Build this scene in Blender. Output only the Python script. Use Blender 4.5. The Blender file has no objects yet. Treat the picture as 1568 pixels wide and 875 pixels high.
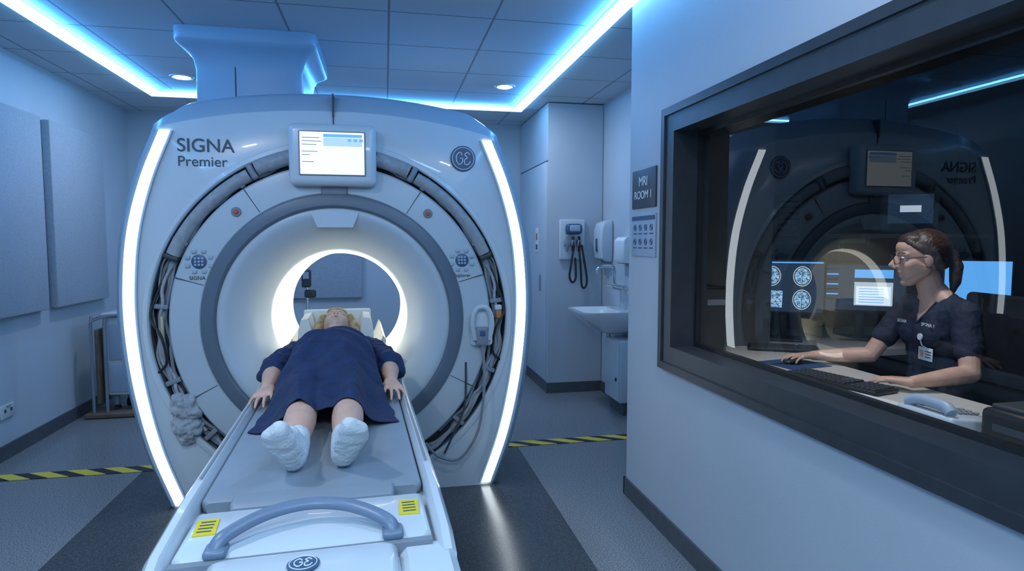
import bpy, bmesh, math, random
from mathutils import Vector, Matrix, noise
random.seed(7)
C = bpy.context
COL = C.scene.collection
R = math.radians

# ---------------------------------------------------------------- materials
def mat(name, base, rough=.5, metal=0, emis=None, estr=0, namt=0, nscale=8, bump=0, bscale=150, coat=0, sss=0, detail=3):
    m = bpy.data.materials.new(name); m.use_nodes = True
    nt = m.node_tree; b = nt.nodes['Principled BSDF']
    b.inputs['Base Color'].default_value = (*base, 1)
    b.inputs['Roughness'].default_value = rough
    b.inputs['Metallic'].default_value = metal
    b.inputs['Coat Weight'].default_value = coat
    if sss:
        b.inputs['Subsurface Weight'].default_value = sss
        b.inputs['Subsurface Radius'].default_value = (.02, .008, .004)
        b.inputs['Subsurface Scale'].default_value = .5
    if emis:
        b.inputs['Emission Color'].default_value = (*emis, 1)
        b.inputs['Emission Strength'].default_value = estr
    tc = nt.nodes.new('ShaderNodeTexCoord')
    if namt:
        n = nt.nodes.new('ShaderNodeTexNoise'); n.inputs['Scale'].default_value = nscale; n.inputs['Detail'].default_value = detail
        nt.links.new(tc.outputs['Object'], n.inputs['Vector'])
        r = nt.nodes.new('ShaderNodeValToRGB')
        r.color_ramp.elements[0].position = .3; r.color_ramp.elements[1].position = .7
        r.color_ramp.elements[0].color = (*[max(0, c*(1-namt)) for c in base], 1)
        r.color_ramp.elements[1].color = (*[min(1, c*(1+namt)) for c in base], 1)
        nt.links.new(n.outputs['Fac'], r.inputs['Fac'])
        nt.links.new(r.outputs['Color'], b.inputs['Base Color'])
    if bump:
        n2 = nt.nodes.new('ShaderNodeTexNoise'); n2.inputs['Scale'].default_value = bscale
        nt.links.new(tc.outputs['Object'], n2.inputs['Vector'])
        bp = nt.nodes.new('ShaderNodeBump'); bp.inputs['Strength'].default_value = bump; bp.inputs['Distance'].default_value = .01
        nt.links.new(n2.outputs['Fac'], bp.inputs['Height'])
        nt.links.new(bp.outputs['Normal'], b.inputs['Normal'])
    return m

M_wall = mat('wall_paint', (.48, .54, .60), .55, namt=.03, nscale=2, bump=.06, bscale=120)
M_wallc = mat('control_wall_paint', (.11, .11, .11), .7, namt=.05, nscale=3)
M_panel = mat('acoustic_fabric', (.37, .42, .48), .9, namt=.08, nscale=60, bump=.25, bscale=250)
M_base = mat('skirting_vinyl', (.08, .092, .105), .5, namt=.1, nscale=20)
M_white = mat('enclosure_plastic', (.59, .65, .70), .26, namt=.015, nscale=3, coat=.3)
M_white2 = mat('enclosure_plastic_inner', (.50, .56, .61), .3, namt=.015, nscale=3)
M_bluetrim = mat('enclosure_bluegrey', (.34, .45, .56), .3, namt=.02)
M_ring = mat('ring_grey', (.12, .155, .20), .35, namt=.03)
M_recess = mat('recess_grey', (.14, .165, .20), .6, namt=.15, nscale=12)
M_seam = mat('seam_dark', (.05, .06, .07), .6, namt=.1)
M_bore = mat('bore_liner', (.85, .86, .80), .4, emis=(1, .97, .84), estr=.7, namt=.01)  # emission given to the liner in place of lamps inside the bore
M_black = mat('black_plastic', (.015, .016, .018), .4, namt=.2, nscale=30)
M_dark = mat('dark_grey_plastic', (.05, .055, .06), .45, namt=.1)
M_frame = mat('window_frame_paint', (.035, .042, .050), .4, namt=.1, nscale=15)
M_grey = mat('mid_grey_plastic', (.22, .25, .29), .45, namt=.05)
M_lgrey = mat('light_grey_fabric', (.36, .38, .41), .8, namt=.12, nscale=25, bump=.2, bscale=80)
M_mat = mat('table_mat_vinyl', (.22, .26, .31), .45, namt=.04, nscale=10, bump=.08, bscale=40)
M_handle = mat('handle_grey', (.15, .21, .30), .35, namt=.03)
M_yellow = mat('label_yellow', (.75, .60, .03), .5, namt=.05)
M_navy = mat('navy_cloth', (.006, .020, .075), .75, namt=.25, nscale=20, bump=.3, bscale=60)
M_scrub = mat('scrubs_cloth', (.011, .018, .042), .8, namt=.25, nscale=20, bump=.3, bscale=60)
M_skin = mat('skin', (.64, .38, .28), .5, namt=.08, nscale=25, bump=.08, bscale=250, sss=.15)
M_lip = mat('lip_skin', (.45, .15, .13), .45, namt=.05)
M_sock = mat('sock_cotton', (.60, .63, .66), .9, namt=.06, nscale=40, bump=.4, bscale=120)
M_eye = mat('eye_white', (.7, .7, .7), .2, namt=.02)
M_iris = mat('eye_iris', (.05, .04, .03), .2, namt=.1)
M_chrome = mat('chrome', (.7, .72, .75), .15, 1, namt=.02)
M_ceram = mat('sink_ceramic', (.72, .75, .78), .12, namt=.01, coat=.5)
M_desk = mat('desk_laminate', (.55, .54, .50), .4, namt=.03, nscale=5)
M_cream = mat('cream_foam', (.72, .71, .63), .6, namt=.04)
M_led = mat('led_white', (1, 1, 1), .5, emis=(.86, .95, 1), estr=5.5, namt=0)
M_blueled = mat('led_blue', (1, 1, 1), .5, emis=(.20, .58, 1), estr=7)
M_down = mat('downlight_lens', (1, 1, 1), .5, emis=(1, .95, .85), estr=8)
M_orange = mat('button_orange', (.6, .10, .03), .4, namt=.05)
M_logo = mat('logo_blue', (.05, .10, .19), .35, namt=.05)
M_text = mat('text_dark', (.05, .08, .12), .5, namt=.02)
M_signw = mat('sign_white_print', (.8, .83, .86), .5, namt=.02)
M_signd = mat('sign_dark', (.045, .055, .075), .4, namt=.05)
M_signl = mat('sign_light', (.36, .45, .57), .4, namt=.03)
M_scr = mat('screen_white', (.1, .1, .1), .3, emis=(.80, .94, 1), estr=1.15)
M_scrb = mat('screen_blue', (.1, .1, .1), .3, emis=(.10, .38, .85), estr=1.1)
M_scrd = mat('screen_dark', (.005, .006, .008), .25, emis=(.02, .045, .09), estr=.6)
M_scrg = mat('screen_grey', (.05, .05, .05), .3, emis=(.42, .52, .62), estr=1.0)
M_wood = mat('brown_board', (.16, .12, .09), .6, namt=.2, nscale=10)
M_paper = mat('paper', (.7, .7, .7), .7, namt=.03)

def hair_mat(name, c1, c2):
    m = bpy.data.materials.new(name); m.use_nodes = True
    nt = m.node_tree; b = nt.nodes['Principled BSDF']; b.inputs['Roughness'].default_value = .42
    tc = nt.nodes.new('ShaderNodeTexCoord')
    mp = nt.nodes.new('ShaderNodeMapping'); mp.inputs['Scale'].default_value = (40, 220, 60)
    nt.links.new(tc.outputs['Object'], mp.inputs['Vector'])
    n = nt.nodes.new('ShaderNodeTexNoise'); n.inputs['Scale'].default_value = 1; n.inputs['Detail'].default_value = 3
    nt.links.new(mp.outputs['Vector'], n.inputs['Vector'])
    r = nt.nodes.new('ShaderNodeValToRGB')
    r.color_ramp.elements[0].position = .3; r.color_ramp.elements[0].color = (*c1, 1)
    r.color_ramp.elements[1].position = .7; r.color_ramp.elements[1].color = (*c2, 1)
    nt.links.new(n.outputs['Fac'], r.inputs['Fac']); nt.links.new(r.outputs['Color'], b.inputs['Base Color'])
    bp = nt.nodes.new('ShaderNodeBump'); bp.inputs['Strength'].default_value = .6; bp.inputs['Distance'].default_value = .004
    nt.links.new(n.outputs['Fac'], bp.inputs['Height']); nt.links.new(bp.outputs['Normal'], b.inputs['Normal'])
    return m
M_blonde = hair_mat('blonde_hair', (.25, .15, .06), (.55, .38, .17))
M_brown = hair_mat('brown_hair', (.018, .009, .006), (.075, .036, .020))

def brain_mat():
    m = bpy.data.materials.new('brain_scan'); m.use_nodes = True
    nt = m.node_tree; b = nt.nodes['Principled BSDF']
    tc = nt.nodes.new('ShaderNodeTexCoord')
    n = nt.nodes.new('ShaderNodeTexNoise'); n.inputs['Scale'].default_value = 75; n.inputs['Detail'].default_value = 2
    n.inputs['Distortion'].default_value = 2
    nt.links.new(tc.outputs['Object'], n.inputs['Vector'])
    r = nt.nodes.new('ShaderNodeValToRGB')
    r.color_ramp.elements[0].position = .42; r.color_ramp.elements[0].color = (.02, .07, .14, 1)
    r.color_ramp.elements[1].position = .6; r.color_ramp.elements[1].color = (.35, .6, .85, 1)
    nt.links.new(n.outputs['Fac'], r.inputs['Fac'])
    b.inputs['Base Color'].default_value = (.01, .01, .01, 1)
    nt.links.new(r.outputs['Color'], b.inputs['Emission Color'])
    b.inputs['Emission Strength'].default_value = 1.3
    return m
M_brain = brain_mat()

def floor_mat(name, base):
    m = bpy.data.materials.new(name); m.use_nodes = True
    nt = m.node_tree; b = nt.nodes['Principled BSDF']
    tc = nt.nodes.new('ShaderNodeTexCoord')
    n = nt.nodes.new('ShaderNodeTexNoise'); n.inputs['Scale'].default_value = 150; n.inputs['Detail'].default_value = 4
    n1 = nt.nodes.new('ShaderNodeTexNoise'); n1.inputs['Scale'].default_value = 1.5
    for q in (n, n1): nt.links.new(tc.outputs['Object'], q.inputs['Vector'])
    r = nt.nodes.new('ShaderNodeValToRGB')
    e = r.color_ramp.elements
    e[0].position = .36; e[0].color = (*[c*.55 for c in base], 1)
    e[1].position = .68; e[1].color = (*[min(1, c*1.6) for c in base], 1)
    k = e.new(.5); k.color = (*base, 1)
    nt.links.new(n.outputs['Fac'], r.inputs['Fac'])
    nt.links.new(r.outputs['Color'], b.inputs['Base Color'])
    mr = nt.nodes.new('ShaderNodeMapRange'); mr.inputs['To Min'].default_value = .17; mr.inputs['To Max'].default_value = .30
    nt.links.new(n1.outputs['Fac'], mr.inputs['Value']); nt.links.new(mr.outputs['Result'], b.inputs['Roughness'])
    bp = nt.nodes.new('ShaderNodeBump'); bp.inputs['Strength'].default_value = .05; bp.inputs['Distance'].default_value = .003
    nt.links.new(n.outputs['Fac'], bp.inputs['Height']); nt.links.new(bp.outputs['Normal'], b.inputs['Normal'])
    return m
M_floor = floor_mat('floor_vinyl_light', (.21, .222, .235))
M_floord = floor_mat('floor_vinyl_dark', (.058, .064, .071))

def ceil_mat(name, base):
    m = bpy.data.materials.new(name); m.use_nodes = True
    nt = m.node_tree; b = nt.nodes['Principled BSDF']
    g = nt.nodes.new('ShaderNodeNewGeometry')
    mp = nt.nodes.new('ShaderNodeMapping'); mp.inputs['Location'].default_value = (-.04+6, -.07+6, 0)
    nt.links.new(g.outputs['Position'], mp.inputs['Vector'])
    br = nt.nodes.new('ShaderNodeTexBrick'); br.offset = 0; br.squash = 1
    br.inputs['Scale'].default_value = 1; br.inputs['Brick Width'].default_value = .6; br.inputs['Row Height'].default_value = .6
    br.inputs['Mortar Size'].default_value = .007; br.inputs['Mortar Smooth'].default_value = .1
    br.inputs['Color1'].default_value = (*base, 1); br.inputs['Color2'].default_value = (*[c*.95 for c in base], 1)
    br.inputs['Mortar'].default_value = (*[c*.45 for c in base], 1)
    nt.links.new(mp.outputs['Vector'], br.inputs['Vector'])
    nt.links.new(br.outputs['Color'], b.inputs['Base Color'])
    b.inputs['Roughness'].default_value = .8
    bp = nt.nodes.new('ShaderNodeBump'); bp.invert = True; bp.inputs['Strength'].default_value = .5; bp.inputs['Distance'].default_value = .01
    nt.links.new(br.outputs['Fac'], bp.inputs['Height']); nt.links.new(bp.outputs['Normal'], b.inputs['Normal'])
    return m
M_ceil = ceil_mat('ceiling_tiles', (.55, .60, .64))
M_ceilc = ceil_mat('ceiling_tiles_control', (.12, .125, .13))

def tape_mat():
    m = bpy.data.materials.new('hazard_tape'); m.use_nodes = True
    nt = m.node_tree; b = nt.nodes['Principled BSDF']
    g = nt.nodes.new('ShaderNodeNewGeometry'); s = nt.nodes.new('ShaderNodeSeparateXYZ')
    nt.links.new(g.outputs['Position'], s.inputs['Vector'])
    a = nt.nodes.new('ShaderNodeMath'); a.operation = 'MULTIPLY_ADD'; a.inputs[1].default_value = 1.4
    nt.links.new(s.outputs['Y'], a.inputs[0]); nt.links.new(s.outputs['X'], a.inputs[2])
    f = nt.nodes.new('ShaderNodeMath'); f.operation = 'MULTIPLY'; f.inputs[1].default_value = 4.8
    nt.links.new(a.outputs[0], f.inputs[0])
    fr = nt.nodes.new('ShaderNodeMath'); fr.operation = 'FRACT'; nt.links.new(f.outputs[0], fr.inputs[0])
    gt = nt.nodes.new('ShaderNodeMath'); gt.operation = 'GREATER_THAN'; gt.inputs[1].default_value = .45
    nt.links.new(fr.outputs[0], gt.inputs[0])
    mx = nt.nodes.new('ShaderNodeMix'); mx.data_type = 'RGBA'
    mx.inputs[6].default_value = (.02, .02, .025, 1); mx.inputs[7].default_value = (.75, .58, .07, 1)
    nt.links.new(gt.outputs[0], mx.inputs[0]); nt.links.new(mx.outputs[2], b.inputs['Base Color'])
    b.inputs['Roughness'].default_value = .45
    return m
M_tape = tape_mat()

def glass_mat():
    m = bpy.data.materials.new('window_glass'); m.use_nodes = True
    nt = m.node_tree
    for n in list(nt.nodes): nt.nodes.remove(n)
    o = nt.nodes.new('ShaderNodeOutputMaterial'); t = nt.nodes.new('ShaderNodeBsdfTransparent')
    t.inputs['Color'].default_value = (.90, .91, .91, 1)
    g = nt.nodes.new('ShaderNodeBsdfGlossy'); g.inputs['Roughness'].default_value = 0
    lw = nt.nodes.new('ShaderNodeLayerWeight'); lw.inputs['Blend'].default_value = .5
    pw = nt.nodes.new('ShaderNodeMath'); pw.operation = 'POWER'; pw.inputs[1].default_value = 3
    nt.links.new(lw.outputs['Facing'], pw.inputs[0])
    ad = nt.nodes.new('ShaderNodeMath'); ad.operation = 'MULTIPLY_ADD'; ad.inputs[1].default_value = .32; ad.inputs[2].default_value = .05
    nt.links.new(pw.outputs[0], ad.inputs[0])
    mx = nt.nodes.new('ShaderNodeMixShader')
    nt.links.new(ad.outputs[0], mx.inputs[0])
    nt.links.new(t.outputs[0], mx.inputs[1]); nt.links.new(g.outputs[0], mx.inputs[2]); nt.links.new(mx.outputs[0], o.inputs['Surface'])
    return m
M_glass = glass_mat()

# ---------------------------------------------------------------- mesh helpers
def mk(name, bm, m, smooth=True, loc=(0, 0, 0), angle=40):
    me = bpy.data.meshes.new(name)
    bmesh.ops.recalc_face_normals(bm, faces=bm.faces[:])
    bm.to_mesh(me); bm.free()
    me.materials.append(m)
    o = bpy.data.objects.new(name, me); COL.objects.link(o); o.location = loc
    if smooth:
        for p in me.polygons: p.use_smooth = True
        try: me.set_sharp_from_angle(angle=R(angle))
        except Exception: pass
    return o

class Grp:
    def __init__(s, name, origin=(0, 0, 0)):
        s.e = bpy.data.objects.new(name, None); COL.objects.link(s.e)
        s.e.location = origin; s.e.empty_display_size = .1
        s.inv = Matrix.Translation(-Vector(origin))
    def add(s, *obs):
        for o in obs:
            o.parent = s.e; o.matrix_parent_inverse = s.inv
        return obs[0]

def box(name, c, s, m, bevel=0, rz=0, seg=3, rx=0, ry=0):
    bm = bmesh.new(); bmesh.ops.create_cube(bm, size=1)
    for v in bm.verts: v.co = Vector((v.co.x*s[0], v.co.y*s[1], v.co.z*s[2]))
    if bevel: bmesh.ops.bevel(bm, geom=bm.edges[:], offset=min(bevel, min(s)*.49), segments=seg, affect='EDGES', profile=.5)
    o = mk(name, bm, m, smooth=bool(bevel), loc=c); o.rotation_euler = (rx, ry, rz)
    return o

def bx(bm, x0, x1, y0, y1, z0, z1):
    vs = [bm.verts.new((x, y, z)) for x in (x0, x1) for y in (y0, y1) for z in (z0, z1)]
    for f in ((0, 1, 3, 2), (4, 6, 7, 5), (0, 4, 5, 1), (2, 3, 7, 6), (0, 2, 6, 4), (1, 5, 7, 3)):
        bm.faces.new([vs[i] for i in f])

def boxes(name, lst, m):
    bm = bmesh.new()
    for b in lst: bx(bm, *b)
    return mk(name, bm, m, smooth=False)

def catmull(pts, n=8, closed=False):
    pts = [Vector(p) for p in pts]; out = []
    N = len(pts)
    rng = range(N if closed else N-1)
    for i in rng:
        if closed: p0, p1, p2, p3 = pts[(i-1) % N], pts[i], pts[(i+1) % N], pts[(i+2) % N]
        else: p0, p1, p2, p3 = pts[max(i-1, 0)], pts[i], pts[i+1], pts[min(i+2, N-1)]
        for k in range(n):
            t = k/n
            out.append(.5*((2*p1)+(-p0+p2)*t+(2*p0-5*p1+4*p2-p3)*t*t+(-p0+3*p1-3*p2+p3)*t**3))
    if not closed: out.append(pts[-1])
    return out

def tube(name, pts, r, m, smooth=True, n=8, seg=10, closed=False, flat=1):
    P = catmull(pts, n, closed) if smooth else [Vector(p) for p in pts]
    N = len(P); bm = bmesh.new(); rings = []
    up = None
    for i, p in enumerate(P):
        a = P[(i-1) % N] if (closed or i > 0) else P[i]
        b = P[(i+1) % N] if (closed or i < N-1) else P[i]
        t = (b-a).normalized() if (b-a).length > 1e-9 else Vector((0, 0, 1))
        if up is None:
            up = Vector((0, 0, 1)) if abs(t.z) < .9 else Vector((1, 0, 0))
        up = (up-t*up.dot(t)).normalized(); sd = t.cross(up)
        rr = r if not isinstance(r, (list, tuple)) else (r[0]+(r[1]-r[0])*i/(N-1))
        rings.append([bm.verts.new(p+(up*math.cos(2*math.pi*k/seg)*flat+sd*math.sin(2*math.pi*k/seg))*rr) for k in range(seg)])
    for i in range(N if closed else N-1):
        A, B = rings[i], rings[(i+1) % N]
        for k in range(seg): bm.faces.new((A[k], A[(k+1) % seg], B[(k+1) % seg], B[k]))
    if not closed:
        bm.faces.new(rings[0][::-1]); bm.faces.new(rings[-1])
    return mk(name, bm, m, angle=60)

def loft(name, rings, m, closed=True, cap=True, loop=False, angle=40):
    bm = bmesh.new(); V = [[bm.verts.new(p) for p in r] for r in rings]; n = len(rings[0])
    L = len(V)
    for i in range(L if loop else L-1):
        A, B = V[i], V[(i+1) % L]
        for k in range(n if closed else n-1): bm.faces.new((A[k], A[(k+1) % n], B[(k+1) % n], B[k]))
    if cap and not loop: bm.faces.new(V[0][::-1]); bm.faces.new(V[-1])
    return mk(name, bm, m, angle=angle)

def lathe(name, prof, c, m, seg=128, axis='Y', angle=30):
    bm = bmesh.new(); V = []
    for r, h in prof:
        ring = []
        for k in range(seg):
            a = 2*math.pi*k/seg
            if axis == 'Y': p = (c[0]+r*math.cos(a), h, c[1]+r*math.sin(a))
            elif axis == 'Z': p = (c[0]+r*math.cos(a), c[1]+r*math.sin(a), h)
            else: p = (h, c[0]+r*math.cos(a), c[1]+r*math.sin(a))
            ring.append(bm.verts.new(p))
        V.append(ring)
    for i in range(len(V)-1):
        for k in range(seg): bm.faces.new((V[i][k], V[i][(k+1) % seg], V[i+1][(k+1) % seg], V[i+1][k]))
    return mk(name, bm, m, angle=angle)

def disc(name, prof, c, m, seg=48, axis='Y'):
    return lathe(name, [(1e-4, prof[0][1])]+list(prof)+[(1e-4, prof[-1][1])], c, m, seg, axis)

def text(name, body, loc, size, m, rot=(R(90), 0, 0), align='CENTER', ext=.0008, bold=0):
    cu = bpy.data.curves.new(name, 'FONT'); cu.body = body; cu.size = size; cu.extrude = ext
    cu.align_x = align; cu.align_y = 'CENTER'; cu.offset = bold
    o = bpy.data.objects.new(name, cu); COL.objects.link(o)
    C.view_layer.update()
    me = bpy.data.meshes.new_from_object(o.evaluated_get(C.evaluated_depsgraph_get()))
    bpy.data.objects.remove(o)
    me.materials.clear(); me.materials.append(m)
    o2 = bpy.data.objects.new(name, me); COL.objects.link(o2); o2.location = loc; o2.rotation_euler = rot
    return o2

def sph(c, r, nu=14, nv=9):
    rx, ry, rz = (r, r, r) if not isinstance(r, (tuple, list)) else r
    out = []
    for j in range(nv+1):
        ph = math.pi*j/nv
        if j in (0, nv): out.append(Vector((c[0], c[1], c[2]+rz*math.cos(ph)))); continue
        for i in range(nu):
            th = 2*math.pi*i/nu
            out.append(Vector((c[0]+rx*math.sin(ph)*math.cos(th), c[1]+ry*math.sin(ph)*math.sin(th), c[2]+rz*math.cos(ph))))
    return out

ID = Matrix.Identity(4)
def hull(bm, items, M=ID):
    b2 = bmesh.new()
    big = len(items) == 1
    for c, r in items:
        for p in sph(c, r, 24 if big else 14, 16 if big else 9): b2.verts.new(M @ p)
    res = bmesh.ops.convex_hull(b2, input=b2.verts[:])
    dead = [g for g in set(res['geom_interior']+res['geom_unused']) if isinstance(g, bmesh.types.BMVert) and g.is_valid and not g.link_faces]
    bmesh.ops.delete(b2, geom=dead, context='VERTS')
    bmesh.ops.recalc_face_normals(b2, faces=b2.faces[:])
    me = bpy.data.meshes.new('t'); b2.to_mesh(me); b2.free(); bm.from_mesh(me); bpy.data.meshes.remove(me)

def chain(bm, pts, M=ID):
    for a, b in zip(pts, pts[1:]): hull(bm, [a, b], M)

def remesh(name, bm, voxel, m, it=4, disp=0, dscale=.1):
    me = bpy.data.meshes.new(name); bm.to_mesh(me); bm.free()
    o = bpy.data.objects.new(name, me); COL.objects.link(o)
    r = o.modifiers.new('r', 'REMESH'); r.mode = 'VOXEL'; r.voxel_size = voxel; r.use_smooth_shade = True
    if it:
        s = o.modifiers.new('s', 'SMOOTH'); s.factor = .5; s.iterations = it
    if disp:
        tx = bpy.data.textures.new(name+'_t', 'CLOUDS'); tx.noise_scale = dscale
        d = o.modifiers.new('d', 'DISPLACE'); d.texture = tx; d.strength = disp; d.mid_level = .5
    C.view_layer.update()
    m2 = bpy.data.meshes.new_from_object(o.evaluated_get(C.evaluated_depsgraph_get()))
    o.modifiers.clear(); o.data = m2
    m2.materials.clear(); m2.materials.append(m)
    for p in m2.polygons: p.use_smooth = True
    return o

def interp(t, x):
    if x <= t[0][0]: return t[0][1]
    if x >= t[-1][0]: return t[-1][1]
    for i in range(len(t)-1):
        if t[i][0] <= x <= t[i+1][0]:
            x1, y1 = t[i]; x2, y2 = t[i+1]
            x0, y0 = t[i-1] if i > 0 else (x1-(x2-x1), y1-(y2-y1))
            x3, y3 = t[i+2] if i+2 < len(t) else (x2+(x2-x1), y2+(y2-y1))
            m1 = (y2-y0)/(x2-x0); m2 = (y3-y1)/(x3-x1); h = x2-x1; u = (x-x1)/h
            return (2*u**3-3*u*u+1)*y1+(u**3-2*u*u+u)*h*m1+(-2*u**3+3*u*u)*y2+(u**3-u*u)*h*m2

def frame(o, f, up=(0, 0, 1)):
    f = Vector(f).normalized(); up = Vector(up); l = up.cross(f).normalized(); u = f.cross(l)
    M = Matrix((f, l, u)).transposed().to_4x4(); M.translation = Vector(o)
    return M

def area(name, loc, size, power, col, rot=(0, 0, 0), sy=None):
    l = bpy.data.lights.new(name, 'AREA'); l.energy = power; l.color = col; l.size = size
    if sy: l.shape = 'RECTANGLE'; l.size_y = sy
    o = bpy.data.objects.new(name, l); COL.objects.link(o); o.location = loc; o.rotation_euler = rot
    return o

# ================================================================ ROOM SHELL
H = 2.75
XL, XP, XP2, XS = -2.5, 1.34, 1.49, 2.05
YB, YN = 6.9, -2.0
boxes('floor', [(XL-.1, 4.7, YN-.1, YB+.1, -.1, 0)], M_floor)
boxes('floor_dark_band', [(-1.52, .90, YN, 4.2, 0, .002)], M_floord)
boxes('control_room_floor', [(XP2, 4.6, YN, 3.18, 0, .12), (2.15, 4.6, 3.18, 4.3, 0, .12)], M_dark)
boxes('ceiling', [(XL-.1, XP+.05, YN-.1, 3.2, H, H+.1), (XL-.1, XS+.05, 3.2, YB+.1, H, H+.1)], M_ceil)
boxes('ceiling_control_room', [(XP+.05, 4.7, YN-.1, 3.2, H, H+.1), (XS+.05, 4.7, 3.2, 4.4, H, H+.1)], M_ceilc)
boxes('wall_left', [(XL-.1, XL, YN, YB, 0, H)], M_wall)
boxes('wall_back', [(XL-.1, XS+.1, YB, YB+.1, 0, H)], M_wall)
boxes('wall_front', [(XL-.1, 4.7, YN-.1, YN, 0, H)], M_wall)
WY0, WY1, WZ0, WZ1 = .35, 2.72, .94, 1.975
boxes('wall_right', [(XP, XP2, WY1, 3.28, 0, H), (XP, XP2, YN, WY0, 0, H), (XP, XP2, WY0, WY1, 0, WZ0), (XP, XP2, WY0, WY1, WZ1, H),
                     (XP2, 2.15, 3.18, 3.28, 0, H)], M_wall)
boxes('wall_alcove', [(XS, XS+.1, 3.28, YB, 0, H)], M_wall)
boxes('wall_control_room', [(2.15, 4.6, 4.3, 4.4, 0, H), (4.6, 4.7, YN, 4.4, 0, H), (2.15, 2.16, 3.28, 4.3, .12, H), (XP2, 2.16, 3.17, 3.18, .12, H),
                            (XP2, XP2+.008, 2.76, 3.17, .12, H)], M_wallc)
boxes('baseboard_left', [(XL, XL+.012, YN, YB, 0, .10)], M_base)
boxes('baseboard_back', [(XL, 1.5, YB-.012, YB, 0, .10)], M_base)
boxes('baseboard_right', [(XP-.012, XP, YN, 3.292, 0, .10), (XP-.012, XS, 3.28, 3.292, 0, .10)], M_base)
boxes('baseboard_alcove', [(XS-.012, XS, 3.292, 5.68, 0, .10)], M_base)
boxes('hazard_floor_tape', [(XL+.02, XS-.02, 4.21, 4.32, .002, .0045)], M_tape)

g = Grp('window_1', (XP, 1.5, 1.45))
tw = .11
def ringboxes(x0, x1, y0, y1, z0, z1, w):
    return [(x0, x1, y0-w, y0, z0-w, z1+w), (x0, x1, y1, y1+w, z0-w, z1+w), (x0, x1, y0, y1, z0-w, z0), (x0, x1, y0, y1, z1, z1+w)]
g.add(boxes('outer_casing', ringboxes(XP-.022, XP, WY0, WY1, WZ0, WZ1, tw), M_frame))
g.add(boxes('outer_lip', ringboxes(XP-.032, XP-.022, WY0-.07, WY1+.07, WZ0-.07, WZ1+.07, .035), M_frame))
g.add(boxes('jamb_lining', ringboxes(XP-.022, XP2+.01, WY0+.012, WY1-.012, WZ0+.012, WZ1-.012, .012), M_frame))
g.add(boxes('glazing_bead', ringboxes(XP+.10, XP+.125, WY0+.03, WY1-.03, WZ0+.03, WZ1-.03, .02), M_black))
gb = bmesh.new(); vs = [gb.verts.new(p) for p in ((XP+.12, WY0+.012, WZ0+.012), (XP+.12, WY1-.012, WZ0+.012), (XP+.12, WY1-.012, WZ1-.012), (XP+.12, WY0+.012, WZ1-.012))]
gb.faces.new(vs); g.add(mk('glass_pane', gb, M_glass, smooth=False))

g = Grp('led_ceiling_strip', (-.32, 3, H))
g.add(boxes('light_bar', [(-1.98, -1.90, YN+.4, 6.04, H-.03, H-.008), (1.25, 1.33-.004, YN+.4, 6.04, H-.03, H-.008), (-1.90, 1.25, 5.96, 6.04, H-.03, H-.008)], M_blueled))
g.add(boxes('mounting_channel', [(-1.965, -1.915, YN+.4, 6.03, H-.008, H), (1.265, 1.315, YN+.4, 6.03, H-.008, H), (-1.915, 1.265, 5.975, 6.025, H-.008, H)], M_white))
BL = (.06, .36, 1)  # blue area lights added beside the bars to widen the ceiling glow
g.add(area('cove_glow_light', (-1.893, 2.3, H-.022), .016, 28, BL, (0, R(-100), 0), 7.2))
g.add(area('cove_glow_light', (1.243, 2.3, H-.022), .016, 28, BL, (0, R(100), 0), 7.2))
g.add(area('cove_glow_light', (-.32, 5.953, H-.022), 3.0, 15, BL, (R(-100), 0, 0), .016))

for i, (x, y) in enumerate([(-1.55, 5.41), (1.0, 5.2), (-1.2, 1.5), (.7, 1.2)]):  # last two lie out of view, added to light the patient area
    g = Grp('recessed_downlight', (x, y, H))
    g.add(lathe('trim_ring', [(.062, H-.001), (.066, H-.008), (.085, H-.006), (.088, H-.001)], (x, y), M_white, 40, 'Z'))
    g.add(disc('lens', [(.062, H-.0005), (.062, H-.004)], (x, y), M_down, 32, 'Z'))
    l = area('lamp', (x, y, H-.02), .12, (8, 8, 15, 6)[i], (.95, .97, 1)); g.add(l)

M_diff = mat('fill_panel_diffuser', (1, 1, 1), .5, emis=(.60, .82, 1), estr=1.6)
for x, y, p in [(-.8, -.6, 38), (.5, -.6, 26)]:  # unseen panels behind the camera, added as soft fill light
    g = Grp('fill_light_panel', (x, y, H))
    g.add(box('fill_diffuser', (x, y, H-.012), (.58, .58, .012), M_diff))
    g.add(box('fill_panel_frame', (x, y, H-.004), (.62, .62, .008), M_white))
    g.add(area('lamp', (x, y, H-.03), .55, p, (.60, .82, 1)))

for nm, y0, y1, z0, z1 in (('a', 3.6, 4.1, .95, 2.36), ('b', 4.22, 5.17, .95, 2.36), ('c', 5.29, 6.18, .95, 2.36)):
    box('acoustic_wall_panel', (XL+.032, (y0+y1)/2, (z0+z1)/2), (.06, y1-y0, z1-z0), M_panel, .008)
box('acoustic_wall_panel', (-.62, YB-.025, 1.4), (.75, .045, 1.1), M_panel, .008)

g = Grp('wall_socket', (XL, 4.68, .32))
g.add(box('face_plate', (XL+.006, 4.68, .32), (.010, .15, .09), M_white, .003))
for dy in (-.035, .035):
    g.add(box('socket_slot', (XL+.0125, 4.68+dy, .325), (.004, .018, .022), M_seam))
    g.add(box('rocker', (XL+.014, 4.68+dy*.4, .35), (.005, .012, .014), M_grey))

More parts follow.
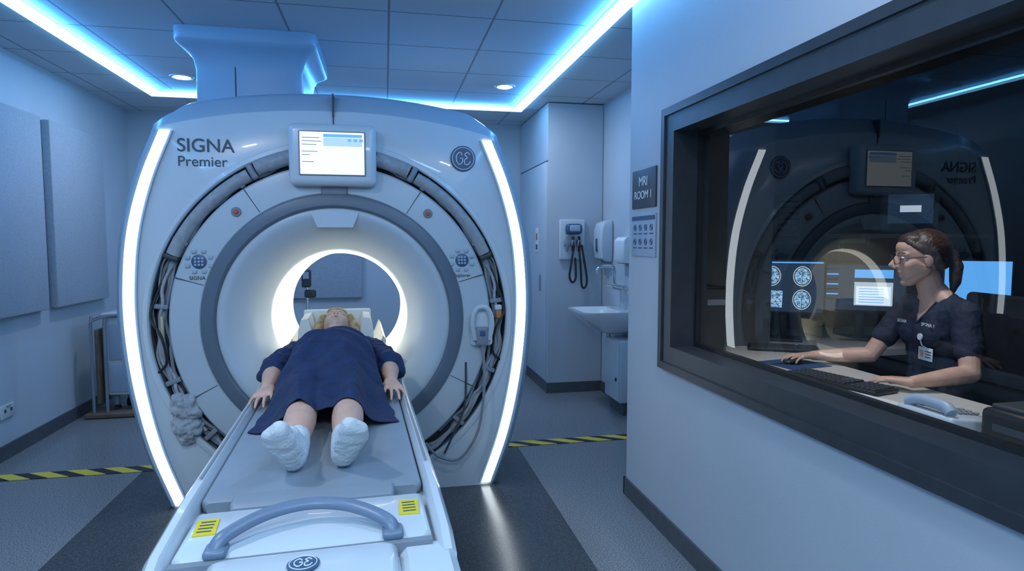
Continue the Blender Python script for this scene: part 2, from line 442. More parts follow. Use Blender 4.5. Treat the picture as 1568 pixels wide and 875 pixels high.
# ================================================================ MRI SCANNER
cx, cz = -.268, 1.01
YF = 3.58
S = [(0, .828), (.32, .94), (.64, 1.010), (.95, 1.045), (1.2, 1.048), (1.5, 1.018), (1.78, .945), (2.04, .842)]
s_ = lambda z: interp(S, z)
EO = .050
ZT = 2.05
def outline():
    pts = []
    b = s_(0)+EO
    for i in range(14): pts.append((b*i/14, 0))
    for i in range(48):
        z = ZT*i/48; pts.append((s_(z)+EO, z))
    w = s_(ZT)+EO
    for i in range(61):
        x = w-2*w*i/60; pts.append((x, 2.165-.115*(abs(x)/w)**2.2))
    for i in range(48):
        z = ZT*(47-i)/48; pts.append((-(s_(z)+EO), z))
    for i in range(14): pts.append((-b*(13-i)/14, 0))
    out = []
    for p in pts:
        if not out or (abs(p[0]-out[-1][0])+abs(p[1]-out[-1][1])) > 1e-5: out.append(p)
    if abs(out[0][0]-out[-1][0])+abs(out[0][1]-out[-1][1]) < 1e-5: out.pop()
    return out
O = outline(); n = len(O)
def off(d, crown=0):
    r = []
    for i, (x, z) in enumerate(O):
        a = O[i-1]; b = O[(i+1) % n]
        tx, tz = b[0]-a[0], b[1]-a[1]; L = math.hypot(tx, tz) or 1
        nx, nz = tz/L, -tx/L
        if z < 1e-6: r.append((x*(1+d/.88), 0)); continue
        zz = max(0, z+nz*d)
        if z > 2.04: zz += crown*min(1, max(0, (.89-abs(x))/.14))**.6
        r.append((x+nx*d, zz))
    return r
def ring_at(o2, y): return [Vector((cx+x, y, z)) for x, z in o2]
def circ_at(r, y):
    out = []
    for x, z in O:
        a = math.atan2(z-cz, x); out.append(Vector((cx+r*math.cos(a), y, cz+r*math.sin(a))))
    return out
G = Grp('mri_scanner', (cx, 4.2, 0))
G.add(loft('outer_shell', [circ_at(.97, YF), ring_at(off(-.01), YF), ring_at(O, YF+.008)], M_white, cap=False))
G.add(loft('bevel_shell', [ring_at(O, YF+.008), ring_at(off(.030, .05), YF+.045), ring_at(off(.040, .075), YF+.12), ring_at(off(.045, .08), YF+.32)], M_bluetrim, cap=False, angle=60))
G.add(loft('rear_shell', [ring_at(off(.045, .08), YF+.32), ring_at(off(.04, .08), 4.7), ring_at(off(.0), 4.95), circ_at(.55, 4.95)], M_white, cap=False))
G.add(lathe('cable_recess', [(.97, YF), (.965, YF+.01), (.96, YF+.09), (.87, YF+.09), (.862, YF+.02)], (cx, cz), M_recess, 160))
G.add(lathe('recess_edge_trim', [(.995, YF-.001), (.990, YF-.010), (.968, YF-.014), (.960, YF-.006), (.958, YF+.01)], (cx, cz), M_white, 160))
G.add(lathe('inner_fascia', [(.865, YF+.1), (.865, YF), (.855, YF-.012), (.80, YF-.02), (.71, YF-.022), (.705, YF-.018)], (cx, cz), M_white2, 160))
G.add(lathe('grey_accent_ring', [(.706, YF-.017), (.700, YF-.032), (.690, YF-.036), (.640, YF-.036), (.630, YF-.03), (.626, YF-.015)], (cx, cz), M_ring, 160))
G.add(lathe('bore_funnel', [(.628, YF-.014), (.615, YF-.022), (.58, YF-.015), (.53, YF+.02), (.47, YF+.08), (.425, YF+.16), (.395, YF+.25), (.38, YF+.32)], (cx, cz), M_white2, 160, angle=80))
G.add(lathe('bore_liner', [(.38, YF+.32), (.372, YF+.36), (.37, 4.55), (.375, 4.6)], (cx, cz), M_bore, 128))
G.add(lathe('rear_funnel', [(.375, 4.6), (.40, 4.75), (.46, 4.88), (.56, 4.952)], (cx, cz), M_white2, 128, angle=80))
G.add(lathe('bore_light_ring', [(.392, YF+.27), (.383, YF+.272), (.372, YF+.33), (.376, YF+.345)], (cx, cz), mat('bore_led', (1, 1, 1), .5, emis=(1, .96, .82), estr=4.5), 128))
def ribbon(name, sgn, c0, c1, ya, yb, m, z0=.02, z1=2.03):
    rings = []
    N = 60
    for i in range(N+1):
        z = z0+(z1-z0)*i/N
        def q(d, y): return Vector((cx+sgn*(s_(z)+d), y, z))
        rings.append([q(c0, ya), q(c1, ya), q(c1, yb), q(c0, yb)])
    return loft(name, rings, m, cap=True)
for sg, nm in ((-1, 'left'), (1, 'right')):
    G.add(ribbon('led_ribbon_'+nm, sg, -.024, .028, YF-.014, YF+.004, M_led))
    G.add(ribbon('led_inner_bezel_'+nm, sg, -.038, -.024, YF-.010, YF+.004, M_bluetrim))
    G.add(ribbon('led_outer_bezel_'+nm, sg, .028, .046, YF-.012, YF+.006, M_bluetrim))
G.add(box('top_seam', (cx, YF+.065, 2.195), (.008, .16, .12), M_seam))
G.add(box('top_split_plate', (cx, YF-.001, 2.11), (.006, .008, .10), M_seam))
def radial(name, ang, r0, r1, w, y, m, t=.004, bev=0):
    a = R(ang); rm = (r0+r1)/2
    return box(name, (cx+rm*math.cos(a), y, cz+rm*math.sin(a)), (r1-r0, t, w), m, bev, ry=-a)
for a in (17, 57, 123, 163, -28, 208): G.add(radial('panel_seam', a, .712, .86, .004, YF-.019, M_seam, .006))
def arc(r, a0, a1, y, N=10, j=0, jy=0, ph=0):
    out = []
    for i in range(N+1):
        a = R(a0+(a1-a0)*i/N); rr = r+j*math.sin(i*2.1+ph)
        out.append((cx+rr*math.cos(a), y+jy*math.cos(i*1.7+ph), cz+rr*math.sin(a)))
    return out
pl = [Vector((cx+x, YF-.022+y, cz+z)) for x, y, z in ((-.13, -.004, .605), (.13, -.004, .605), (.095, 0.0, .52), (-.095, 0.0, .52))]
G.add(loft('bore_top_notch', [pl, [p+Vector((0, .04, 0)) for p in pl]], M_white))
for sg in (-1, 1):
    bxp, bz = cx+sg*.508, cz+.60
    G.add(disc('button_bezel', [(.026, YF-.018), (.026, YF-.026), (.022, YF-.029)], (bxp, bz), M_grey, 32))
    G.add(disc('alarm_button', [(.012, YF-.026), (.012, YF-.036), (.009, YF-.040)], (bxp, bz), M_orange, 32))
    px, pz = cx+sg*.700, cz+.335
    G.add(disc('pad_centre', [(.038, YF-.018), (.038, YF-.025), (.034, YF-.027)], (px, pz), M_logo, 32))
    for dx in (-1, 0, 1):
        for dz in (-1, 0, 1):
            G.add(box('pad_key', (px+dx*.017, YF-.029, pz+dz*.017), (.012, .004, .012), M_signl, .002))
    for k in range(8):
        a = k*math.pi/4+math.pi/8
        G.add(box('pad_outer_key', (px+.062*math.cos(a), YF-.024, pz+.058*math.sin(a)), (.024, .008, .020), M_bluetrim, .004))
    G.add(text('pad_caption', 'SIGNA 1' if sg < 0 else 'Explorer', (px, YF-.024, pz-.088), .028, M_text))
G.add(text('brand_lettering', 'SIGNA', (-1.063, YF-.003, 1.955), .098, M_text, align='LEFT', bold=.0006))
G.add(text('brand_lettering_sub', 'Premier', (-1.063, YF-.003, 1.872), .076, M_text, align='LEFT'))
lx, lz = cx+.712, 1.925
G.add(disc('badge', [(.072, YF+.002), (.072, YF-.008), (.068, YF-.011)], (lx, lz), M_logo, 48))
G.add(tube('badge_ring', [(lx+.062*math.cos(a*math.pi/12), YF-.012, lz+.062*math.sin(a*math.pi/12)) for a in range(24)], .0022, M_signw, False, closed=True, seg=6))
Gp = [(-.06, .22), (-.22, .42), (-.46, .20), (-.46, -.18), (-.26, -.42), (-.06, -.24), (-.05, .0), (-.22, .02)]
Ep = [(.46, .26), (.30, .42), (.12, .26), (.28, .06), (.10, -.10), (.12, -.38), (.36, -.40), (.5, -.18)]
for q in (Gp, Ep): G.add(tube('badge_monogram', [(lx+p[0]*.082, YF-.013, lz+p[1]*.082) for p in q], .0030, M_signw, seg=6))
dz, dx, dy = 1.915, cx, YF-.055
G.add(box('display_housing', (dx, dy, dz), (.455, .10, .33), M_white, .035, seg=5))
G.add(box('display_bezel', (dx, dy-.050, dz+.005), (.345, .012, .235), M_grey, .004))
G.add(box('display_screen', (dx, dy-.056, dz+.005), (.330, .006, .222), M_scr))
G.add(box('screen_header', (dx+.055, dy-.060, dz+.098), (.20, .002, .016), M_scrb))
for k in range(3): G.add(box('screen_icon', (dx+.09+.03*k, dy-.0605, dz+.075), (.018, .002, .014), M_scrb))
G.add(box('screen_side_band', (dx+.055, dy-.0595, dz+.065), (.20, .002, .045), mat('screen_pale', (.1, .1, .1), .3, emis=(.45, .72, .95), estr=.9)))
for k, w in enumerate((.09, .10, .075, .0, .08, .04, .0, .06)):
    if w: G.add(box('screen_text_row', (dx-.155+w/2, dy-.060, dz+.085-k*.018), (w, .002, .003), M_grey))
G.add(box('display_neck', (dx, YF-.012, dz-.18), (.14, .05, .06), M_grey, .01))
M_cab = mat('cable_sheath_grey', (.33, .35, .38), .55, namt=.15, nscale=30)
for sg in (0, 1):
    fl = (lambda a: a) if sg == 0 else (lambda a: 180-a)
    for k, (r, a0, a1, y, rad, mt) in enumerate([(.900, 78, -5, .045, .017, M_cab), (.935, 72, -60, .06, .012, M_grey), (.880, 74, -30, .07, .008, M_dark), (.952, 66, -48, .06, .008, M_black),
                                                  (.915, 10, -70, .045, .012, M_cab), (.895, 10, -70, .03, .006, M_black), (.93, -5, -75, .04, .015, M_lgrey), (.945, 50, -20, .035, .006, M_cab),
                                                  (.885, 40, -50, .03, .010, M_grey), (.90, 80, 35, .02, .007, M_black), (.935, 78, 60, .03, .009, M_dark), (.91, 20, -40, .015, .009, M_lgrey)]):
        G.add(tube('cable', arc(r, fl(a0), fl(a1), YF+y, 14, .010, .012, k), rad, mt, n=5, seg=8))
    for a in (57, 29, 6, -20, -42): G.add(radial('cable_clip', fl(a), .872, .952, .026, YF+.025, M_grey, .05, .006))
    G.add(tube('cable_conduit', arc(.925, fl(76), fl(64), YF+.0, 5), .040, M_cab, n=4, seg=14))
    G.add(tube('cable_conduit_lower', arc(.915, fl(61), fl(24), YF+.012, 8), .036, M_cab, n=4, seg=14))
    G.add(radial('connector_collar', fl(62.5), .875, .965, .035, YF+.01, M_grey, .08, .012))
    G.add(radial('connector_collar_end', fl(23), .878, .952, .030, YF+.02, M_dark, .07, .010))
    G.add(tube('loose_loop', [Vector((cx+(1 if sg == 0 else -1)*x, YF+y, cz+z)) for x, y, z in ((.90, .02, .22), (.95, -.01, .05), (.90, -.02, -.06), (.88, -.01, -.2), (.93, 0, -.26))], .007, M_black))
G.add(radial('connector_tip', 1, .90, .935, .05, YF-.0, mat('amber_plastic', (.5, .2, .08), .4, namt=.1), .04, .006))
G.add(radial('yellow_connector', 181, .89, .905, .12, YF-.0, mat('pale_yellow_plastic', (.5, .45, .28), .4, namt=.1), .02, .004))
G.add(radial('white_connector', 3.5, .895, .935, .03, YF-.0, M_white, .05, .006))
bm = bmesh.new()
for p in ((-.04, .10, .035), (.02, .11, .03), (-.03, .04, .05), (.03, .03, .05), (-.02, -.04, .055), (.04, -.05, .045), (0, -.10, .045)):
    hull(bm, [((-1.06+p[0], YF-.005, .50+p[1]), p[2]), ((-1.05+p[0]*.4, YF-.01, .50+p[1]*.5), .04)])
G.add(remesh('cable_pouch', bm, .006, M_lgrey, 3, .045, .035))
hx, hz = cx+.81, .965
G.add(box('controller_cradle', (hx, YF-.03, hz-.02), (.13, .04, .20), M_white, .02))
G.add(tube('controller_loop', [(hx-.04, YF-.06, hz-.08), (hx-.055, YF-.065, hz+.02), (hx-.03, YF-.065, hz+.10), (hx+.03, YF-.065, hz+.10), (hx+.055, YF-.065, hz+.02), (hx+.04, YF-.06, hz-.08)], .016, M_white2, seg=10))
G.add(box('controller_body', (hx, YF-.06, hz-.06), (.075, .035, .11), M_grey, .012))
G.add(box('controller_button', (hx, YF-.08, hz-.04), (.03, .008, .03), M_logo, .003))
G.add(tube('controller_cable', [(hx, YF-.06, hz-.11), (hx+.01, YF-.07, .72), (hx+.0, YF-.08, .50), (hx-.04, YF-.09, .33), (hx-.14, YF-.09, .20), (hx-.26, YF-.08, .22), (hx-.33, YF-.07, .30)], .008, M_grey))
G.add(tube('controller_cable_lower', [(hx-.09, YF-.02, .75), (hx-.10, YF-.04, .5), (hx-.16, YF-.04, .35), (hx-.22, YF-.04, .22)], .006, M_dark))
for sg in (-1, 1):
    a = [Vector((cx+sg*.30, YF+.14, .78)), Vector((cx+sg*.56, YF-.02, .70)), Vector((cx+sg*.54, YF-.02, .66)), Vector((cx+sg*.28, YF+.12, .68))]
    b = [p+Vector((0, .10, -.02)) for p in a]
    G.add(loft('docking_wing', [a, b], M_white2))
G.add(box('docking_base', (cx, YF-.04, .27), (.42, .14, .54), M_white, .03))

g = Grp('service_column', (-.82, 4.55, H))
def rr(x0, x1, y0, y1, z, r, k=6):
    out = []
    for (ccx, ccy, a0) in ((x1-r, y1-r, 0), (x0+r, y1-r, 90), (x0+r, y0+r, 180), (x1-r, y0+r, 270)):
        for i in range(k+1):
            a = R(a0+90*i/k); out.append(Vector((ccx+r*math.cos(a), ccy+r*math.sin(a), z)))
    return out
g.add(loft('duct_shell', [rr(-1.14+d0, -.50-d0, 4.22+d0, 4.88-d0, z, .06) for z, d0 in ((2.23, 0), (2.52, 0), (2.58, -.01), (2.62, -.03), (2.65, -.07), (2.665, -.09), (2.68, -.095), (H-.001, -.095))], M_bluetrim, angle=60))
g.add(box('duct_seam', (-.90, 4.219, 2.42), (.006, .004, .34), M_seam))
g.add(box('duct_side_box', (-.47, 4.45, 2.30), (.07, .25, .14), M_white, .02))

# ================================================================ PATIENT TABLE (local straight, then rotated)
TP = Vector((cx, YF, 0))
T = Grp('patient_table', TP)
def X(x, y, z): return Vector((cx+x, y, z))
def rx_ring(y, hw, z0, z1, r=.02, k=4):
    out = []
    for (a, b, a0) in ((hw-r, z1-r, 0), (-hw+r, z1-r, 90), (-hw+r, z0+r, 180), (hw-r, z0+r, 270)):
        for i in range(k+1):
            t = R(a0+90*i/k); out.append(X(a+r*math.cos(t), y, b+r*math.sin(t)))
    return out
T.add(loft('table_frame', [rx_ring(1.10, .25, .70, .765, .03), rx_ring(1.13, .285, .69, .775, .03), rx_ring(1.2, .30, .685, .78, .03), rx_ring(3.40, .305, .685, .78, .03), rx_ring(3.47, .28, .69, .78, .03)], M_white))
T.add(loft('table_cradle', [rx_ring(3.40, .255, .74, .795, .02), rx_ring(4.62, .255, .74, .795, .02)], M_white))
HC = Grp('head_cushion', TP)
for sg in (-1, 1):
    def rail(y, z1, x0=.272, x1=.308): return [X(sg*x0, y, .775), X(sg*x1, y, .775), X(sg*x1, y, z1-.012), X(sg*(x1-.01), y, z1), X(sg*(x0+.01), y, z1), X(sg*x0, y, z1-.012)]
    T.add(loft('side_rail', [rail(1.26, .80), rail(1.32, .822), rail(1.55, .836), rail(3.40, .84), rail(3.46, .80)], M_white))
    T.add(loft('rail_groove', [[X(sg*.286, y, .8405), X(sg*.292, y, .8405), X(sg*.292, y, .8415), X(sg*.286, y, .8415)] for y in (1.7, 3.38)], M_grey))
    T.add(loft('rail_seam_line', [[X(sg*.3075, y, .772), X(sg*.3095, y, .772), X(sg*.3095, y, .778), X(sg*.3075, y, .778)] for y in (1.32, 3.38)], M_seam))  # dark strip along the joint of rail and frame
    def fc(y, z1): return [X(sg*.19, y, .70), X(sg*.308, y, .70), X(sg*.308, y, z1-.02), X(sg*.29, y, z1), X(sg*.205, y, z1), X(sg*.19, y, z1-.015)]
    T.add(loft('corner_cap', [fc(1.08, .765), fc(1.12, .79), fc(1.30, .80)], M_white))
    HC.add(loft('bore_side_support', [[X(sg*.20, y, .797), X(sg*.262, y, .797), X(sg*.272, y, .87), X(sg*.255, y, .90), X(sg*.225, y, .82)] for y in (3.70, 4.5)], M_cream))
    T.add(box('warning_label', X(sg*.222, 1.45, .8175), (.046, .080, .003), M_yellow, rz=sg*R(-4)))
    for k in range(4): T.add(box('label_print', X(sg*.222, 1.426+.016*k, .8195), (.030, .004, .001), M_text))
T.add(loft('mat_pad', [rx_ring(1.60, .255, .785, .812, .010), rx_ring(1.615, .268, .783, .82, .013), rx_ring(3.44, .268, .783, .82, .013), rx_ring(3.46, .25, .785, .812, .01)], M_mat))
T.add(loft('mat_front_flap', [rx_ring(1.545, .190, .79, .815, .01), rx_ring(1.56, .195, .788, .826, .012), rx_ring(1.605, .195, .79, .826, .012)], M_mat))
T.add(loft('end_cover', [rx_ring(1.31, .245, .77, .808, .015), rx_ring(1.33, .262, .77, .816, .015), rx_ring(1.53, .262, .77, .816, .015), rx_ring(1.545, .25, .77, .81, .015)], M_white))
T.add(loft('front_nose', [rx_ring(1.07, .165, .72, .79, .02), rx_ring(1.10, .180, .72, .81, .02), rx_ring(1.27, .185, .74, .822, .02), rx_ring(1.29, .175, .74, .816, .02)], M_white))
T.add(box('nose_gap', X(0, 1.30, .795), (.52, .02, .03), M_grey))
T.add(tube('pull_handle', [X(-.180, 1.325, .818), X(-.165, 1.345, .840), X(-.09, 1.405, .854), X(0, 1.43, .858), X(.09, 1.405, .854), X(.165, 1.345, .840), X(.180, 1.325, .818)], .016, M_handle, flat=.8, seg=14))
for sg in (-1, 1): T.add(box('handle_foot', X(sg*.178, 1.33, .818), (.045, .05, .02), M_handle, .008))
by_ = 1.225
T.add(disc('end_badge', [(.031, .821), (.031, .8235), (.028, .825)], (cx, by_), M_logo, 40, 'Z'))
T.add(tube('end_badge_ring', [(cx+.026*math.cos(a*math.pi/12), by_+.026*math.sin(a*math.pi/12), .8255) for a in range(24)], .0011, M_signw, False, closed=True, seg=6))
for q in (Gp, Ep): T.add(tube('end_badge_monogram', [(cx+p[0]*.034, by_+p[1]*.034, .826) for p in q], .0014, M_signw, seg=6))
T.add(loft('under_body', [rx_ring(1.35, .16, .45, .70, .04), rx_ring(1.5, .22, .30, .70, .04), rx_ring(3.3, .22, .30, .70, .04), rx_ring(3.42, .2, .32, .70, .04)], M_white))
T.add(loft('base_chassis', [rx_ring(1.45, .24, .09, .20, .03), rx_ring(3.3, .26, .09, .20, .03)], M_grey))
T.add(box('lift_column', X(0, 2.4, .27), (.3, 1.2, .2), M_dark, .02))
for sx in (-1, 1):
    for y in (1.55, 3.15):
        T.add(lathe('castor_wheel', [(.001, cx+sx*.23-.02), (.04, cx+sx*.23-.02), (.045, cx+sx*.23-.012), (.045, cx+sx*.23+.012), (.04, cx+sx*.23+.02), (.001, cx+sx*.23+.02)], (y, .048), M_black, 28, 'X'))
HC.add(loft('head_rest', [[X(x, y, z+dz_) for x, z in ((-.20, .822), (-.19, .99), (-.175, 1.045), (-.14, 1.05), (-.125, .99), (-.09, .885), (0, .86), (.09, .885), (.125, .99), (.14, 1.05), (.175, 1.045), (.19, .99), (.20, .822), (.12, .822), (-.12, .822))] for y, dz_ in ((3.36, 0), (3.38, 0), (3.66, .0), (3.68, 0))], M_cream))
HC.add(box('head_rest_back', X(0, 3.675, .945), (.37, .03, .24), M_cream, .012))

# ================================================================ hands and heads
def hand(bm, M, side=1, curl=.5, spread=1.0, s=1.0):
    hull(bm, [((0, .014*s, 0), .017*s), ((0, -.014*s, 0), .017*s), ((.082*s, .030*s, .002), .011*s), ((.078*s, -.030*s, -.002), .011*s)], M)
    data = [(.031, .086, .068, .0085), (.0105, .090, .077, .0085), (-.0105, .087, .071, .0083), (-.031, .080, .056, .0075)]
    for k, (y, x, L, r) in enumerate(data):
        y *= side; p = Vector((x-.012, y, 0))*s; th = -R(8); sp = R(7)*(1.5-k)*side*spread*.8
        pts = [(p.copy(), r*1.05*s)]
        for i, f in enumerate((.45, .32, .26)):
            d = Vector((math.cos(th)*math.cos(sp), math.cos(th)*math.sin(sp), math.sin(th)))
            p = p+d*(L*f+(.012 if i == 0 else 0))*s
            pts.append((p.copy(), r*s*(1-.1*(i+1)))); th -= curl*R(38)
        chain(bm, pts, M)
    t = [((.018*s, side*.020*s, -.004*s), .014*s), ((.045*s, side*.044*s, -.012*s), .0115*s), ((.068*s, side*.058*s, -.018*s), .0098*s), ((.090*s, side*.062*s, -.024*s), .0082*s)]
    chain(bm, t, M)

def head(bm, M):
    hull(bm, [((-.012, 0, .028), (.092, .074, .082))], M)
    hull(bm, [((.018, 0, -.016), (.064, .058, .084))], M)
    hull(bm, [((.026, 0, .045), (.055, .060, .045))], M)
    for sg in (-1, 1):
        hull(bm, [((-.008, sg*.047, -.045), .019), ((.042, sg*.016, -.092), .017), ((.02, 0, -.06), .03)], M)
        hull(bm, [((.050, sg*.034, -.024), .020), ((.030, sg*.044, -.012), .020), ((.046, sg*.022, -.066), .020), ((.0, sg*.047, -.04), .02)], M)
        hull(bm, [((.072, sg*.010, .022), .009), ((.058, sg*.044, .020), .010)], M)
        hull(bm, [((.091, sg*.0095, -.030), .0068)], M)
        hull(bm, [((-.010, sg*.073, -.004), (.017, .007, .030))], M)
    hull(bm, [((.052, 0, -.094), (.020, .018, .017)), ((.03, 0, -.09), .02)], M)
    hull(bm, [((.076, 0, .018), .0055), ((.106, 0, -.021), .0072), ((.078, 0, -.028), .011)], M)
    hull(bm, [((.068, 0, -.048), (.012, .023, .014)), ((.062, 0, -.066), (.013, .019, .012))], M)

def face_parts(g, M, hair_m, closed=False):
    for sg in (-1, 1):
        b = bmesh.new(); hull(b, [((.0665, sg*.030, .001), .0122)], M)
        g.add(mk('eyeball', b, M_skin if closed else M_eye))
        if not closed:
            b = bmesh.new(); hull(b, [((.0758, sg*.0305, .001), (.0040, .0054, .0054))], M); g.add(mk('iris', b, M_iris))
            g.add(tube('eyelid', [M @ Vector((.070, sg*.016, .001)), M @ Vector((.0790, sg*.028, .0070)), M @ Vector((.070, sg*.043, .002))], .0030, M_skin, seg=6))
            g.add(tube('eyelid_lower', [M @ Vector((.070, sg*.017, -.003)), M @ Vector((.0770, sg*.029, -.0080)), M @ Vector((.069, sg*.042, -.003))], .0030, M_skin, seg=6))
            g.add(tube('eyelash', [M @ Vector((.073, sg*.016, .000)), M @ Vector((.0815, sg*.028, .0048)), M @ Vector((.072, sg*.046, .000))], .0011, M_black, seg=6))
        g.add(tube('eyebrow', [M @ Vector((.080, sg*.012, .025)), M @ Vector((.076, sg*.030, .030)), M @ Vector((.062, sg*.050, .024))], .0022, hair_m, seg=6, flat=.7))
    b = bmesh.new()
    hull(b, [((.0795, 0, -.0505), .0030), ((.071, .020, -.0545), .0016), ((.071, -.020, -.0545), .0016)], M)
    hull(b, [((.0775, 0, -.0590), .0040), ((.070, .017, -.0560), .0016), ((.070, -.017, -.0560), .0016)], M)
    g.add(remesh('lips', b, .0012, M_lip, 2))

# ================================================================ PATIENT
PT = Grp('patient_person', TP)
bm = bmesh.new()
XX = lambda x, y, z: (cx+x, y, z)
hull(bm, [(XX(0, 2.60, .905), (.14, .10, .07)), (XX(0, 3.00, .92), (.13, .10, .075))])
hull(bm, [(XX(-.15, 3.10, .91), .05), (XX(.15, 3.10, .91), .05), (XX(0, 3.12, .92), .06)])
hull(bm, [(XX(0, 3.12, .925), .052), (XX(0, 3.31, .975), .050)])
for sg in (-1, 1):
    chain(bm, [(XX(sg*.165, 3.09, .91), .047), (XX(sg*.240, 2.83, .885), .040)])
    chain(bm, [(XX(sg*.240, 2.83, .885), .040), (XX(sg*.245, 2.75, .882), .040), (XX(sg*.240, 2.60, .872), .027), (XX(sg*.240, 2.575, .869), .025)])
    hand(bm, frame(XX(sg*.240, 2.575, .868), (sg*.08, -1, -.05), (sg*.15, 0, 1)), side=-sg, curl=.30, spread=1.4)
    chain(bm, [(XX(sg*.085, 2.58, .905), .078), (XX(sg*.078, 2.24, .885), .055), (XX(sg*.075, 2.15, .880), .050), (XX(sg*.074, 2.04, .877), .051), (XX(sg*.070, 1.82, .868), .034)])
HP = frame(XX(0, 3.43, .995), (0, -.22, 1), (0, 1, .22))
head(bm, HP)
SK = PT.add(remesh('body_skin', bm, .0045, M_skin, 4))
face_parts(PT, HP, M_blonde, closed=True)
bm = bmesh.new()
hull(bm, [((-.030, 0, .045), (.085, .088, .088))], HP)
hull(bm, [((.035, 0, .085), (.045, .060, .035))], HP)
for sg in (-1, 1): chain(bm, [((.035, sg*.070, .05), .022), ((.01, sg*.084, .0), .026), ((-.005, sg*.098, -.07), .028), ((-.025, sg*.105, -.12), .016)], HP)
PT.add(remesh('hair', bm, .005, M_blonde, 2, .012, .03))
for sg in (-1, 1):
    bm = bmesh.new()
    hull(bm, [(XX(sg*.070, 1.89, .870), .040), (XX(sg*.069, 1.81, .866), .040)])
    hull(bm, [(XX(sg*.069, 1.81, .868), .040), (XX(sg*.067, 1.755, .862), .037), (XX(sg*.076, 1.76, .91), .033)])
    hull(bm, [(XX(sg*.066, 1.745, .860), .035), (XX(sg*.078, 1.77, .905), .031), (XX(sg*.076, 1.675, .935), .026), (XX(sg*.110, 1.685, .925), .023)])
    hull(bm, [(XX(sg*.076, 1.675, .935), .027), (XX(sg*.112, 1.685, .925), .023), (XX(sg*.086, 1.640, .972), .022), (XX(sg*.116, 1.652, .955), .018)])
    PT.add(remesh('sock', bm, .004, M_sock, 6, .007, .03))
W = [(2.08, .250), (2.3, .232), (2.6, .205), (2.8, .200), (3.0, .205), (3.1, .2), (3.16, .165), (3.22, .095)]
HH = [(2.08, .11), (2.2, .13), (2.35, .155), (2.5, .19), (2.7, .235), (2.85, .235), (3.0, .215), (3.1, .17), (3.17, .145), (3.22, .15)]
nx, ny = 100, 170; gx = []; gz = []; gmin = []
for j in range(ny+1):
    v = j/ny; rowp = []; rowz = []; rowm = []
    for i in range(nx+1):
        s = -1+2*i/nx
        y0 = 2.085+.06*abs(s)**2+.012*math.sin(s*9)
        y = y0+(3.22-y0)*v
        w = interp(W, y)+.008*noise.noise(Vector((s*2 if abs(s) < .9 else 3, y*12, 1)))
        x = s*w; h = interp(HH, y)
        tor = max(0, 1-abs(s)**2.8)**.55
        th = max(math.exp(-((abs(x)-.078)/.072)**2), .70*math.exp(-(x/.09)**4))
        th = th*(1-abs(s)**6)
        k = min(1, max(0, (y-2.2)/.35)); k = k*k*(3-2*k)
        sh = tor*k+th*(1-k)
        n1_ = noise.noise(Vector((x*7, y*7, 2)))
        wr = .024*noise.noise(Vector((x*9, y*5, 0)))+.016*noise.noise(Vector((x*6+y*10, y*22, 5)))+.013*math.sin((y*34+x*x*140+3*n1_))*k+.010*math.sin(x*70+y*9+4*n1_)*(1-k)
        z = max(.826+h*sh+wr*min(1, sh*2), .823)
        zm = .823
        if abs(x) < .165:
            ok, loc, nr, _ = SK.ray_cast(Vector((cx+x, y, 1.5)), Vector((0, 0, -1)))
            if ok and loc.z < 1.05 and y < 3.15: zm = loc.z+.007
        rowp.append((x, y)); rowz.append(max(z, zm)); rowm.append(zm)
    gx.append(rowp); gz.append(rowz); gmin.append(rowm)
for it in range(3):
    z2 = [r[:] for r in gz]
    for j in range(1, ny):
        for i in range(1, nx):
            a = (gz[j-1][i]+gz[j+1][i]+gz[j][i-1]+gz[j][i+1])/4
            z2[j][i] = max(gz[j][i]*.4+a*.6, gmin[j][i])
    for i in range(1, nx): z2[0][i] = max(z2[1][i], gmin[0][i])
    gz = z2
bm = bmesh.new()
grid = [[bm.verts.new(XX(gx[j][i][0], gx[j][i][1], gz[j][i])) for i in range(nx+1)] for j in range(ny+1)]
for j in range(ny):
    for i in range(nx): bm.faces.new((grid[j][i], grid[j][i+1], grid[j+1][i+1], grid[j+1][i]))
go = mk('gown', bm, M_navy, angle=180)
so = go.modifiers.new('thick', 'SOLIDIFY'); so.thickness = .003
PT.add(go)
for sg in (-1, 1):
    bm = bmesh.new()
    hull(bm, [(XX(sg*.12, 3.12, .915), .058), (XX(sg*.175, 3.09, .915), .060), (XX(sg*.10, 3.02, .93), .08)])
    chain(bm, [(XX(sg*.175, 3.09, .915), .060), (XX(sg*.225, 2.93, .900), .064), (XX(sg*.250, 2.82, .892), .058)])
    hull(bm, [(XX(sg*.225, 2.93, .888), .056), (XX(sg*.278, 2.79, .870), .034), (XX(sg*.220, 2.78, .875), .044), (XX(sg*.250, 2.79, .905), .038)])
    PT.add(remesh('gown_sleeve', bm, .006, M_navy, 3, .028, .05))
for g_ in (T, PT, HC): g_.e.rotation_euler = (0, 0, R(2.5))

# ================================================================ CABINET, SINK, WALL ITEMS
g = Grp('tall_cabinet', (1.78, 6.3, 0))
g.add(box('carcass', (1.777, 6.285, 1.42), (.545, 1.21, 2.64), M_wall))
g.add(box('plinth', (1.777, 6.285, .05), (.565, 1.23, .10), M_base))
g.add(box('side_door', (1.499, 6.27, 1.16), (.012, 1.10, 2.08), M_wall, .003))
g.add(box('top_seam_line', (1.501, 6.27, 2.21), (.004, 1.18, .006), M_seam))
g.add(box('door_handle', (1.485, 5.90, 1.05), (.02, .012, .16), M_grey, .004))
g.add(box('front_panel_edge', (2.042, 5.6795, 1.42), (.004, .004, 2.6), M_grey))
g = Grp('safety_notice', (1.49, 6.0, 1.47))
g.add(box('notice_plate', (1.490, 6.05, 1.47), (.004, .10, .24), M_signw))
g.add(box('notice_mark', (1.487, 6.05, 1.50), (.002, .05, .07), mat('notice_red', (.5, .08, .05), .5, namt=.05)))
